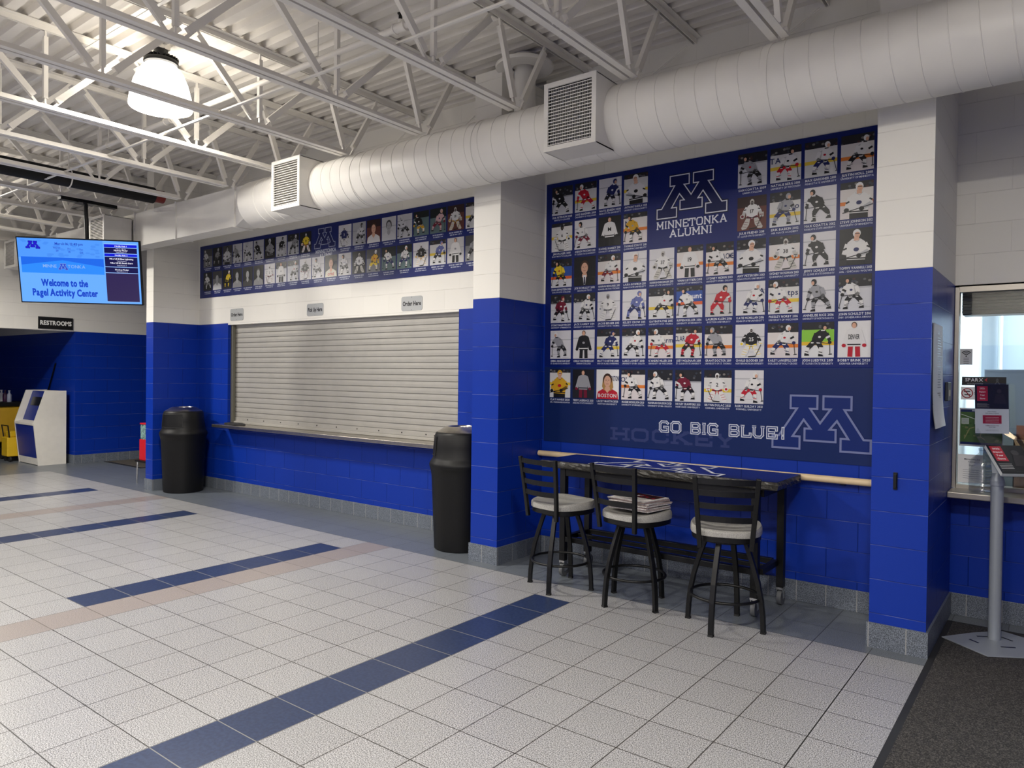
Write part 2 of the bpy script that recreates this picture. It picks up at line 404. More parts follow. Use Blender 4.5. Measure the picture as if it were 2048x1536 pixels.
SLAB = {  # strokes on a unit cell (wide, 1 high); s = slab feet (x, y)
 'M': (1.1, [(.15, 0, .15, 1), (.95, 0, .95, 1), (.15, .95, .55, .3), (.55, .3, .95, .95)], [(.15, 0), (.95, 0), (.15, 1), (.95, 1)]),
 'I': (.4, [(.2, 0, .2, 1)], [(.2, 0), (.2, 1)]),
 'N': (1., [(.15, 0, .15, 1), (.85, 0, .85, 1), (.15, .95, .85, .05)], [(.15, 0), (.15, 1), (.85, 1)]),
 'E': (.9, [(.15, 0, .15, 1), (.15, 1, .85, 1), (.15, .5, .65, .5), (.15, 0, .85, 0), (.85, 0, .85, .25), (.85, 1, .85, .75)], []),
 'T': (.9, [(.45, 0, .45, 1), (.05, 1, .85, 1), (.05, 1, .05, .75), (.85, 1, .85, .75)], [(.45, 0)]),
 'O': (1., [(.25, 0, .75, 0), (.75, 0, .9, .18), (.9, .18, .9, .82), (.9, .82, .75, 1), (.75, 1, .25, 1), (.25, 1, .1, .82), (.1, .82, .1, .18), (.1, .18, .25, 0)], []),
 'K': (1., [(.15, 0, .15, 1), (.15, .4, .8, 1), (.35, .55, .85, 0)], [(.15, 0), (.15, 1), (.8, 1), (.85, 0)]),
 'A': (1.05, [(.15, 0, .525, 1), (.525, 1, .9, 0), (.28, .33, .77, .33)], [(.15, 0), (.9, 0)]),
 'L': (.85, [(.15, 0, .15, 1), (.15, 0, .8, 0), (.8, 0, .8, .28)], [(.15, 1)]),
 'U': (1., [(.15, 1, .15, .2), (.15, .2, .3, 0), (.3, 0, .7, 0), (.7, 0, .85, .2), (.85, .2, .85, 1)], [(.15, 1), (.85, 1)]),
 'H': (1., [(.15, 0, .15, 1), (.85, 0, .85, 1), (.15, .5, .85, .5)], [(.15, 0), (.85, 0), (.15, 1), (.85, 1)]),
 'C': (.95, [(.85, .25, .85, .15), (.85, .15, .7, 0), (.7, 0, .25, 0), (.25, 0, .1, .18), (.1, .18, .1, .82), (.1, .82, .25, 1), (.25, 1, .7, 1), (.7, 1, .85, .85), (.85, .85, .85, .7)], []),
 'Y': (1., [(.5, 0, .5, .45), (.5, .45, .12, 1), (.5, .45, .88, 1)], [(.5, 0), (.12, 1), (.88, 1)]),
 'G': (1., [(.85, .85, .7, 1), (.7, 1, .25, 1), (.25, 1, .1, .82), (.1, .82, .1, .18), (.1, .18, .25, 0), (.25, 0, .85, 0), (.85, 0, .85, .45), (.85, .45, .5, .45)], []),
 'B': (.95, [(.15, 0, .15, 1), (.15, 1, .7, 1), (.7, 1, .82, .88), (.82, .88, .82, .62), (.82, .62, .7, .5), (.15, .5, .72, .5), (.7, .5, .85, .38), (.85, .38, .85, .12), (.85, .12, .72, 0), (.72, 0, .15, 0)], []),
 '!': (.55, [(.35, .4, .35, 1), (.35, 0, .35, .16)], [])}
def slab(p, t, u0, u1, v, h, col, th, L=1, inline=None, foot=.3):
    tot = sum(SLAB[c][0] if c != ' ' else .6 for c in t)+.12*(len(t)-1); k = (u1-u0)/tot; x = u0; hh = h-th
    for c in t:
        if c == ' ': x += .72*k; continue
        w, seg, feet = SLAB[c]
        for wd, cc, l in ([(th, col, L)]+([(th*.3, inline, L+1)] if inline else [])):
            e = wd/2
            for a, b, c2, d in seg:
                X0, Y0, X1, Y1 = x+a*k, v+th/2+b*hh, x+c2*k, v+th/2+d*hh
                q = math.hypot(X1-X0, Y1-Y0) or 1; ex, ey = (X1-X0)/q*e*.8, (Y1-Y0)/q*e*.8
                p.line(X0-ex, Y0-ey, X1+ex, Y1+ey, wd, cc, l)
            for a, b in feet: p.line(x+(a-foot/2)*k, v+th/2+b*hh, x+(a+foot/2)*k, v+th/2+b*hh, wd*.8, cc, l)
        x += (w+.12)*k

PC = dict(k=(26, 26, 28), w=(216, 214, 212), r=(178, 26, 44), m=(110, 22, 44), n=(28, 36, 88), g=(206, 158, 38), y=(226, 196, 48), s=(150, 150, 154),
          v=(96, 104, 160), b=(36, 78, 150), o=(204, 116, 40), t=(70, 104, 104), e=(120, 190, 60), p=(206, 170, 170), d=(60, 58, 60), c=(200, 196, 180))
def photo(par, p0, u, v, w, h, spec, seed, grey=False):
    """one printed player portrait; spec = 'background jersey trousers pose [words]'"""
    R = random.Random(seed); bits = spec.split(' ', 4); bg, je, pa, po = bits[:4]; words = bits[4] if len(bits) > 4 else None
    p = Print(p0.o, p0.ud, p0.vd); X = lambda a: u+a*w; Y = lambda b: v+b*h
    ice = {'I': (206, 204, 206), 'C': (200, 200, 204), 'Y': (204, 204, 204), 'O': (208, 200, 200), 'B': (200, 200, 206), 'D': (22, 22, 26), 'W': (220, 218, 216),
           'G': (214, 214, 214), 'R': (96, 52, 44), 'S': (128, 128, 130), 'T': (92, 112, 112), 'Q': (190, 188, 188)}[bg]
    p.rect(X(0), Y(0), X(1), Y(1), ice, 2)
    p.clip = (X(0), X(1), Y(0), Y(1))
    hz = R.uniform(.58, .74)
    def crowd(y0):
        p.rect(X(0), Y(y0), X(1), Y(1), (34, 34, 38), 3)
        for _ in range(9):
            a, b = R.random(), y0+R.random()*(1-y0)*.8; c = R.choice([(84, 84, 88), (120, 116, 112), (66, 40, 40), (54, 58, 70)])
            p.ell(X(a), Y(b), .05*w, .035*h, c, 4, 6)
    if bg in 'CIQ': 
        if bg == 'C': crowd(hz+.04)
        p.rect(X(0), Y(hz), X(1), Y(hz+.03), (168, 168, 172), 3)
        for _ in range(4):
            a = R.random()*.7; b = R.random()*.5; p.line(X(a), Y(b), X(a+.3), Y(b+R.uniform(-.03, .03)), .004, (184, 184, 188), 3)
    if bg == 'D': p.rect(X(0), Y(0), X(1), Y(.3), (34, 34, 38), 3)
    if bg in 'YOBG':
        crowd(hz+.12); board = {'Y': (206, 204, 200), 'O': (212, 206, 202), 'B': (40, 74, 150), 'G': (132, 190, 62)}[bg]
        p.rect(X(0), Y(hz-.22), X(1), Y(hz+.14), board, 4); kick = {'Y': (214, 184, 60), 'O': (212, 120, 48), 'B': (208, 92, 48), 'G': (214, 176, 50)}[bg]
        p.rect(X(0), Y(hz-.3), X(1), Y(hz-.2), kick, 5)
    if bg == 'R': p.rect(X(0), Y(.68), X(1), Y(1), (44, 26, 28), 3)
    if bg == 'T': p.rect(X(0), Y(hz), X(1), Y(1), (18, 26, 28), 3)
    if bg == 'S': p.rect(X(0), Y(.6), X(1), Y(1), (70, 70, 72), 3)
    J, T_ = PC[je], PC[pa]; dk = tuple(int(c*.55) for c in J); trim = PC['k'] if je in 'wycgps' else PC['w']
    skin = (206, 160, 134) if bg not in 'S' else (170, 168, 166); hel = R.choice([J, (220, 218, 216), (24, 24, 26)]) if je != 'k' else (24, 24, 26)
    if words and po != '4':
        p.text(words, X(.16 if R.random() < .5 else .8), Y(hz-.1), .16*h, (40, 50, 90) if bg != 'B' else (220, 220, 224), 6, maxw=.4*w)
    s = R.choice((-1, 1)); cx = .5+R.uniform(-.06, .06); M = lambda a: X(cx+s*a)
    if po == '3':                                   # head and shoulders
        p.poly([(X(.02), Y(0)), (X(.98), Y(0)), (X(.93), Y(.24)), (X(.66), Y(.36)), (X(.34), Y(.36)), (X(.07), Y(.24))], J, 6)
        p.poly([(X(.4), Y(.42)), (X(.6), Y(.42)), (X(.62), Y(.32)), (X(.5), Y(.2)), (X(.38), Y(.32))], skin, 7)
        if je in 'k': p.poly([(X(.42), Y(.36)), (X(.58), Y(.36)), (X(.54), Y(.04)), (X(.46), Y(.04))], (214, 214, 216), 7); p.poly([(X(.475), Y(.3)), (X(.525), Y(.3)), (X(.54), Y(.05)), (X(.46), Y(.05))], (30, 34, 60), 8)
        p.ell(X(.5), Y(.66), .2*w, .21*h, (60, 40, 28) if R.random() < .6 else (92, 70, 48), 7, 16)
        if pa == 'y':
            p.poly([(X(.3), Y(.72)), (X(.7), Y(.72)), (X(.76), Y(.4)), (X(.66), Y(.28)), (X(.34), Y(.3)), (X(.26), Y(.42))], (168, 128, 70), 6.5)
        p.ell(X(.5), Y(.6), .155*w, .19*h, skin, 8, 16)
        for q in (-1, 1): p.ell(X(.5+q*.06), Y(.64), .02*w, .012*h, (40, 32, 30), 9, 8)
        p.line(X(.44), Y(.51), X(.56), Y(.51), .012*h, (150, 70, 66), 9); p.line(X(.5), Y(.63), X(.505), Y(.57), .012*w, (176, 128, 104), 9)
        if words: p.text(words, X(.5), Y(.06), .12*h, PC['w'] if je in 'rnm' else PC['r'], 9, maxw=.85*w)
    elif po == '4':                                 # standing, arms down
        for q in (-1, 1):
            p.line(X(.5+q*.1), Y(.4), X(.5+q*.12), Y(.02), .15*w, T_, 6); p.line(X(.5+q*.17), Y(.72), X(.5+q*.3), Y(.36), .13*w, J, 6)
            p.ell(X(.5+q*.31), Y(.33), .07*w, .05*h, T_, 7, 8)
        p.poly([(X(.3), Y(.3)), (X(.7), Y(.3)), (X(.72), Y(.76)), (X(.58), Y(.81)), (X(.42), Y(.81)), (X(.28), Y(.76))], J, 7)
        p.rect(X(.3), Y(.34), X(.7), Y(.37), trim, 8)
        p.ell(X(.5), Y(.89), .085*w, .085*h, (80, 58, 40), 8, 12); p.ell(X(.5), Y(.875), .065*w, .075*h, skin, 9, 12)
        if words: p.text(words, X(.5), Y(.5), .13*h, trim, 9, maxw=.34*w)
        else: p.ell(X(.5), Y(.55), .06*w, .04*h, PC['s'], 8, 10)
    elif po == '2':                                 # goalie
        pad = PC['w'] if je != 'w' or R.random() < .5 else (188, 184, 176)
        p.poly([(M(-.17), Y(.34)), (M(.18), Y(.34)), (M(.22), Y(.56)), (M(.15), Y(.72)), (M(.05), Y(.77)), (M(-.06), Y(.77)), (M(-.17), Y(.72)), (M(-.22), Y(.56))], J, 6)
        for q in (-1, 1):
            p.line(M(q*.09), Y(.4), M(q*.14), Y(.28), .17*w, T_, 6.5)
            p.poly([(M(q*.06), Y(.34)), (M(q*.2), Y(.36)), (M(q*.37), Y(.08)), (M(q*.34), Y(.03)), (M(q*.2), Y(.04)), (M(q*.1), Y(.16))], pad, 7)
            for e in (.35, .6, .85): p.line(M(q*(.08+.12*e)), Y(.33-.28*e), M(q*(.2+.16*e)), Y(.35-.27*e), .012*h, T_ if T_ != pad else trim, 8)
            p.line(M(q*.17), Y(.68), M(q*.27), Y(.54), .12*w, J, 6.5, .11*w); p.line(M(q*.27), Y(.55), M(q*.3), Y(.44), .11*w, dk if je not in 'wc' else (184, 182, 180), 6.5)
            p.line(M(q*.2), Y(.62), M(q*.28), Y(.6), .03*h, trim, 8)
        p.ell(M(.33), Y(.42), .085*w, .07*h, pad, 9, 10); p.ell(M(.33), Y(.42), .05*w, .04*h, T_, 9.3, 8)
        p.poly([(M(-.4), Y(.36)), (M(-.26), Y(.36)), (M(-.25), Y(.5)), (M(-.4), Y(.5))], pad, 9); p.line(M(-.38), Y(.43), M(-.27), Y(.43), .02*h, T_, 9.3)
        p.line(M(-.17), Y(.37), M(.18), Y(.37), .025*h, trim, 8); p.text(str(R.randint(1, 40)), M(0), Y(.5), .11*h, trim, 8.5, maxw=.16*w)
        p.line(M(-.04), Y(.76), M(.04), Y(.76), .05*h, dk, 8)
        p.ell(M(0), Y(.83), .075*w, .085*h, pad if R.random() < .6 else T_, 8, 14); p.ell(M(0), Y(.81), .048*w, .05*h, (78, 68, 64), 9, 10); p.line(M(-.04), Y(.81), M(.04), Y(.81), .006*h, (190, 190, 192), 9.4)
        p.line(M(-.34), Y(.4), M(-.16), Y(.06), .022*w, (30, 30, 32), 10); p.line(M(-.16), Y(.05), M(.1), Y(.035), .035*h, (30, 30, 32), 10)
    elif po == '5':                                 # cropped, waist up
        p.poly([(M(-.25), Y(0)), (M(.27), Y(0)), (M(.33), Y(.42)), (M(.28), Y(.62)), (M(.14), Y(.71)), (M(-.1), Y(.72)), (M(-.25), Y(.62)), (M(-.3), Y(.42))], J, 6)
        p.poly([(M(-.27), Y(0)), (M(.29), Y(0)), (M(.29), Y(.13)), (M(-.27), Y(.15))], T_, 7); p.line(M(-.27), Y(.19), M(.3), Y(.17), .035*h, trim, 8)
        sh2 = (178, 178, 182) if je == 'w' else dk
        p.line(M(.27), Y(.58), M(.38), Y(.36), .15*w, J, 8, .14*w); p.line(M(.38), Y(.37), M(.14), Y(.26), .13*w, sh2, 8); p.line(M(.33), Y(.5), M(.42), Y(.46), .045*h, trim, 8.5)
        p.line(M(-.25), Y(.58), M(-.36), Y(.3), .15*w, J, 8, .13*w); p.line(M(-.27), Y(.47), M(-.38), Y(.43), .045*h, trim, 8.5)
        p.line(M(-.1), Y(.7), M(.04), Y(.62), .02*w, sh2, 8); p.line(M(.14), Y(.7), M(.04), Y(.62), .02*w, sh2, 8)
        p.ell(M(.1), Y(.25), .08*w, .06*h, T_, 9, 10); p.ell(M(-.36), Y(.24), .08*w, .06*h, T_, 9, 10); p.line(M(-.48), Y(.17), M(.44), Y(.34), .028*w, (30, 30, 32), 10)
        p.poly([(M(-.05), Y(.66)), (M(.1), Y(.66)), (M(.1), Y(.78)), (M(-.05), Y(.78))], skin, 8.5)
        p.ell(M(.03), Y(.86), .12*w, .11*h, hel, 9, 14); p.ell(M(.045), Y(.815), .085*w, .085*h, skin, 9.5, 14); p.line(M(-.02), Y(.85), M(.12), Y(.85), .018*h, (46, 40, 40), 10)
        p.line(M(.02), Y(.775), M(.08), Y(.775), .008*h, (140, 80, 76), 10)
        p.ell(M(.02), Y(.42), .085*w, .055*h, R.choice([PC['r'], PC['n'], PC['k']]) if je in 'wycgps' else PC['w'], 9, 12)
    else:                                           # skating
        ln = R.uniform(.02, .14); k1, k2 = R.uniform(.2, .34), R.uniform(.1, .26)
        hip = Y(.44); feet = [(-k1, .07+R.random()*.06), (k2, .05+R.random()*.05)]
        sock = J if R.random() < .5 else PC['w']
        for q, (fx, fy) in zip((-1, 1), feet):
            kx = q*.1+fx*.5; p.line(M(q*.06), hip, M(kx), Y(.27), .17*w, T_, 6, .15*w); p.line(M(kx), Y(.29), M(fx), Y(fy+.02), .12*w, sock, 6, .085*w)
            p.line(M(kx*.4+fx*.6), Y(.29*.4+(fy+.02)*.6), M(kx*.3+fx*.7), Y(.29*.3+(fy+.02)*.7), .11*w, T_ if sock != T_ else trim, 7)
            p.poly([(M(fx-.06), Y(fy-.025)), (M(fx+.1), Y(fy-.025)), (M(fx+.08), Y(fy+.02)), (M(fx-.05), Y(fy+.05))], (22, 22, 24), 8)
        sh = .1+ln
        p.poly([(M(-.15), Y(.38)), (M(.13), Y(.37)), (M(sh+.15), Y(.66)), (M(sh+.06), Y(.77)), (M(sh-.1), Y(.78)), (M(-.17+ln), Y(.68))], J, 7)
        p.line(M(-.15), Y(.42), M(.14), Y(.41), .03*h, trim, 8)
        for q, (fx, fy) in zip((-1, 1), feet): p.line(M(q*.03+fx*.6-.04), Y(.21), M(q*.03+fx*.6+.05), Y(.2), .012*h, trim, 8)
        p.poly([(M(-.15), Y(.44)), (M(-.05), Y(.43)), (M(ln-.04), Y(.72)), (M(-.16+ln), Y(.68))], tuple(int(c*.82) for c in J), 7.6)
        hx, hy = sh+.2, .42+R.uniform(-.04, .05)
        p.line(M(-.12+ln), Y(.68), M(-.2+ln), Y(.5), .12*w, J, 8); p.line(M(-.2+ln), Y(.5), M(-.02), Y(.4), .1*w, dk, 8)
        p.line(M(sh+.1), Y(.68), M(hx), Y(hy+.05), .12*w, J, 8, .1*w); p.line(M(sh+.13), Y(.6), M(sh+.16), Y(.55), .13*w, trim, 9)
        p.ell(M(-.02), Y(.4), .055*w, .045*h, T_, 10, 8); p.ell(M(hx), Y(hy), .06*w, .05*h, T_, 10, 8)
        p.line(M(-.1), Y(.46), M(hx+.02), Y(hy-.04), .02*w, (30, 30, 32), 9); p.line(M(hx), Y(hy), M(.44), Y(.1), .02*w, (30, 30, 32), 9); p.line(M(.4), Y(.09), M(.5), Y(.1), .025*h, (30, 30, 32), 9)
        p.ell(M(sh+.02), Y(.86), .085*w, .085*h, hel, 9, 12); p.ell(M(sh+.05), Y(.83), .05*w, .055*h, skin, 10, 10)
        p.ell(M(sh*.5), Y(.58), .045*w, .03*h, R.choice([PC['r'], PC['n'], PC['s'], PC['k']]) if je in 'wycgps' else PC['w'], 8, 8)
        p.line(M(sh-.07), Y(.76), M(sh+.05), Y(.76), .03*h, trim, 8)
    if grey: p.c = [(q*.8, q*.8, q*.82) for q in (.3*c[0]+.59*c[1]+.11*c[2] for c in p.c)]
    o = p.build('player_photo', M_PRINT, par, fix=False)
    if grey: o['label'] = 'printed black and white photo of a hockey player'; return o
    jn = dict(k='black', w='white', r='red', m='maroon', n='navy', g='gold', y='yellow', s='silver', v='violet', b='blue', p='pale pink', c='cream', d='dark grey', o='orange')[je]
    what = {'3': 'head and shoulders portrait in %s', '4': 'player standing in a %s top', '2': 'goalie in a %s jersey', '5': 'close view of a player in a %s jersey', '0': 'skating player in a %s jersey'}[po]
    o['label'] = 'printed photo, '+what % jn
    return o
# ---------------------------------------------------------------- room shell
ZB = 2.2352; REC = .6416; RL, RR = 0., .2988; ML, MR = -3.1349, -2.8461; LL, LR = -8.8814, -8.6943; WINY = 1.0214; XL = -12.38
CE = 4.24; YB = -9.0; XR = 3.2; ZD = 4.24
def split_wall(b, x0, x1, y0, y1, z0, z1, zs=ZB):
    if z0 < zs: b.box(x0, x1, y0, y1, z0, min(z1, zs), 0)
    if z1 > zs: b.box(x0, x1, y0, y1, max(z0, zs), z1, 1)
BW = [BLUE, WHITE]
# floor: one slab surface cut into tile fields
def gx(k): return .026-.3085*k
def gy(j): return -.13-.3103*j
fl = MB(); NX = [-17, gx(38), gx(31), gx(30), gx(27), gx(26), gx(23), gx(22), gx(15), gx(14), gx(13), gx(7), gx(6), gx(0)-.003, gx(0)+.003, XR]
NY = [YB, gy(25), gy(9)-.002, gy(9)+.002, gy(8), gy(1), gy(0), 5.2]
for i in range(len(NX)-1):
    for j in range(len(NY)-1):
        xa, xb, ya, yb = NX[i], NX[i+1], NY[j], NY[j+1]; x, y = (xa+xb)/2, (ya+yb)/2; mi = 0
        if y > gy(0) or x < gx(38): mi = 3
        elif gx(27) < x < gx(26) or gx(14) < x < gx(13): mi = 2
        elif y < gy(1) and (gx(31) < x < gx(30) or gx(23) < x < gx(22) or gx(7) < x < gx(6)): mi = 1
        elif gx(15) < x < gx(14) and gy(8) < y < gy(1): mi = 1
        if mi == 0 and (xb-xa < .01 or (yb-ya < .01 and x < gx(7))): mi = 4
        fl.quad((xa, ya, 0), (xb, ya, 0), (xb, yb, 0), (xa, yb, 0), mi)
fl.box(-17, XR, YB, 5.2, -.1, -.002, 3)
struct(fl.build('floor', [T_WHITE, T_BLUE, T_PINK, T_GRAY, mat('dark_expansion_joint', (34, 32, 30), .7)], loc=(0, 0, 0), fix=False), 'large square speckled tile floor with blue and taupe stripes and a grey border')
# ceiling: ribbed steel deck, ribs along X
dk = MB(); prof = []; y = YB; pitch = .152
while y < 5.2:
    prof += [(y, ZD), (y+.07, ZD), (y+.088, ZD+.042), (y+.134, ZD+.042)]; y += pitch
vs = [(x, a, b) for x in (-17, XR) for a, b in prof]; n = len(prof)
dk.add(vs, [(i, i+1, n+i+1, n+i) for i in range(n-1)])
struct(dk.build('ceiling', M_DECK, loc=(0, 0, 0), fix=False), 'white painted ribbed steel roof deck')
# concession wall with the shutter opening
OX0, OX1, OZ0, OZ1 = -7.975, -3.868, .885, 2.212
w = MB()
split_wall(w, LR, OX0, REC, REC+.2, 0, ZD); split_wall(w, OX1, ML, REC, REC+.2, 0, ZD)
split_wall(w, OX0, OX1, REC, REC+.2, 0, OZ0); w.box(OX0, OX1, REC, REC+.2, OZ1, ZD, 1)
struct(w.build('wall_concession', BW), 'blue and white block wall around the concession shutter')
w = MB(); split_wall(w, MR, RL, REC, REC+.2, 0, ZD)
struct(w.build('wall_alcove', BW), 'blue and white block wall behind the large poster')
w = MB(); split_wall(w, RR, XR, WINY, WINY+.12, 0, .83); w.box(RR, XR, WINY, WINY+.12, 2.225, ZD, 1)
w.box(RR, XR, WINY, WINY+.12, 2.225, ZB, 1)
struct(w.build('wall_service_window', BW), 'block wall above and below the service window')
for nm, x0, x1, yb, lb in (('wall_pilaster', LL, LR, REC+.2, 'slim blue and white block pilaster beside the far rubbish bin'),
                       ('wall_pilaster', ML, MR, REC+.2, 'blue and white block pilaster between the two posters'),
                       ('wall_pilaster', RL, RR, WINY+.12, 'blue and white block pilaster right of the stools')):
    zt = ZD if x0 != ML else 4.14
    w = MB(); split_wall(w, x0, x1, .004, yb, 0, zt); w.box(x0, x1, 0, .004, 0, ZB, 2); w.box(x0, x1, 0, .004, ZB, zt, 3); struct(w.build(nm, BW+[BLUE_F, WHITE_F]), lb)
# left side: wall with the restroom opening, passage and inner room
w = MB()
split_wall(w, XL-.2, XL, .5, 5.2, 0, ZD); w.box(XL-.2, XL, -3.2, .5, ZB, ZD, 1); split_wall(w, XL-.2, XL, YB, -3.2, 0, ZD)
struct(w.build('wall_left', BW), 'blue and white block wall with the restroom opening')
w = MB(); split_wall(w, -17, XL-.2, .5, .7, 0, 3.); split_wall(w, -17, -16.8, -3.4, .5, 0, 3.); split_wall(w, -17, XL-.2, -3.4, -3.2, 0, 3.)
struct(w.build('wall_restroom_corridor', BW), 'dim blue block wall inside the restroom opening')
w = MB(); w.box(-16.8, XL-.2, -3.2, .5, 2.75, 2.85)
struct(w.build('ceiling_corridor', mat('ceiling_tile', (196, 192, 184), .8)), 'low ceiling over the restroom corridor')
w = MB(); split_wall(w, XL, -5, 5.0, 5.2, 0, ZD); struct(w.build('wall_passage_end', BW))
w = MB(); split_wall(w, LL, LL+.18, REC+.2, 5.0, 0, ZD); struct(w.build('wall_passage_side', BW))
w = MB(); w.box(XL, LL, REC+.1, REC+.3, 3.75, ZD, 0); struct(w.build('wall_passage_header', [WHITE]))
w = MB(); split_wall(w, -17, XR, YB-.2, YB, 0, ZD); struct(w.build('wall_behind', BW))
w = MB(); split_wall(w, XR, XR+.2, YB, 5.2, 0, ZD); struct(w.build('wall_right', BW))
# base tile
def base(name, x0, x1, y0, y1, lb=None):
    b = MB(); b.box(x0, x1, y0, y1, 0, .148); struct(b.build(name, T_BASE, bevel=.002), lb)
T = .012
base('baseboard_concession', LR+T, ML-T, REC-T, REC); base('baseboard_alcove', MR+T, RL-T, REC-T, REC)
for x0, x1, yb in ((LL, LR, REC), (ML, MR, REC), (RL, RR, WINY)):
    b = MB(); b.box(x0-T, x1+T, -T, 0, 0, .148); b.box(x1, x1+T, 0, yb, 0, .148); b.box(x0-T, x0, 0, min(yb, REC), 0, .148)
    struct(b.build('baseboard_pilaster', T_BASE), 'speckled grey granite base around the pilaster')
base('baseboard_window', RR+T, XR, WINY-T, WINY); base('baseboard_passage', XL, XL+T, .5, 5.)
base('baseboard_corridor', -16.8, XL-.2, .5-T, .5)
b = MB(); b.box(XL-.2, XL+T, .5-T, .5, 0, .148); struct(b.build('baseboard_corner', T_BASE))
base('baseboard_left', XL, XL+T, YB, -3.2); base('baseboard_behind', XL, XR, YB, YB+T); base('baseboard_right', XR-T, XR, YB, WINY)
# office behind the service window
M_OFF = mat('office_white_wall', (186, 194, 194), .6); M_OFB = mat('office_pale_blue_wall', (150, 164, 174), .6)
w = MB(); w.box(RR-.1, RR, WINY+.12, 3.2, 0, 2.7); struct(w.build('wall_office_side', M_OFF))
w = MB(); w.box(RR-.1, XR, 3.0, 3.2, 0, 2.7); struct(w.build('wall_office_back', M_OFB))
w = MB(); w.box(RR-.1, XR, WINY+.12, 3.2, 2.7, 2.8); struct(w.build('ceiling_office', mat('ceiling_tile', (196, 192, 184), .8)))
# pipe chase corner in the office, seen as upright edges
w = MB(); w.tube([(.44, 2.93, 2.69), (.44, 2.93, 1.0)], .018, 8)
w = tag(w.build('conduit', M_OFF), 'white upright conduit on the office wall seen through the glass', 'pipe')
w = MB(); w.box(.70, .76, 2.96, 2.999, 0, 2.3); w.box(.76, 1.5, 2.975, 2.999, 0, 2.24)
tag(w.build('office_door', mat('office_door_paint', (168, 180, 188), .5)), 'pale office door and frame far behind the window glass', 'door')

# ---------------------------------------------------------------- service window
fr = thing('service_window', (1.7, WINY+.05, .83), 'aluminium framed service window with clear glass in the right hand wall', 'window'); fr['kind'] = 'structure'; del fr['category']; fr.name = 'window_1'; ORG['window_1'] = Vector((1.7, WINY+.05, .83))
b = MB(); b.box(RR+.002, RR+.026, WINY-.012, WINY+.07, .865, 2.222); b.box(RR+.026, XR-.01, WINY-.012, WINY+.07, 2.186, 2.222)
b.box(RR+.026, XR-.01, WINY-.012, WINY+.07, .865, .888); b.box(1.5, 1.54, WINY-.012, WINY+.07, .888, 2.186); b.build('window_frame', M_FRAME, fr, bevel=.002)
b = MB(); b.box(RR+.026, XR-.01, WINY+.03, WINY+.036, .888, 2.186); b.build('window_pane', M_GLASS, fr)
b = MB(); b.box(RR+.001, XR-.01, .785, WINY-.001, .822, .862); tag(b.build('window_ledge', M_FRAME, bevel=.006), 'pale metal ledge below the service window', 'ledge')
b = MB()
for k in range(9): b.box(RR+.03, XR-.02, WINY+.13, WINY+.16, 2.055+k*.021, 2.073+k*.021)
b.box(RR+.03, XR-.02, WINY+.16, WINY+.34, 2.045, 2.5)
tag(b.build('roller_blind_box', mat('black_shutter_box', (9, 9, 11), .5)), 'black slatted shutter box across the top of the service window', 'shutter')
b = MB(); b.box(.42, 2.6, 1.75, 1.8, 0, 1.668); b.box(.42, 2.6, 1.745, 1.805, 1.66, 1.675)
tag(b.build('office_partition', mat('grey_partition', (122, 132, 138), .6)), 'grey office partition standing behind the service window', 'partition')
b = MB(); b.box(RR+.001, 2.6, WINY+.14, 1.70, .78, .822); tag(b.build('office_counter', mat('counter_laminate', (120, 116, 110), .5)), 'office counter behind the service window glass', 'counter')
# cardboard box on the office counter
t = thing('cardboard_box', (.85, 1.32, .822), 'open brown cardboard box on the office counter behind the window', 'box')
b = MB(); x0, x1, y0, y1, z0, z1 = .635, 1.1, 1.18, 1.5, .823, 1.2
b.box(x0, x1, y0, y0+.006, z0, z1); b.box(x0, x1, y1-.006, y1, z0, z1+.08); b.box(x0, x0+.006, y0, y1, z0, z1); b.box(x1-.006, x1, y0, y1, z0, z1); b.box(x0, x1, y0, y1, z0, z0+.006); b.build('carton', M_CARD, t)
b = MB(); b.add([(x0, y0, z1), (x1, y0, z1), (x1-.05, y0-.02, z1+.02-.11), (x0+.03, y0-.02, z1-.09)], [(0, 1, 2, 3)]); b.add([(x0, y0, z1), (x0, y1, z1), (x0-.09, y1-.03, z1+.07), (x0-.09, y0+.04, z1+.05)], [(0, 1, 2, 3)]); b.build('flap', mat('cardboard_inside', (186, 150, 112), .8), t)
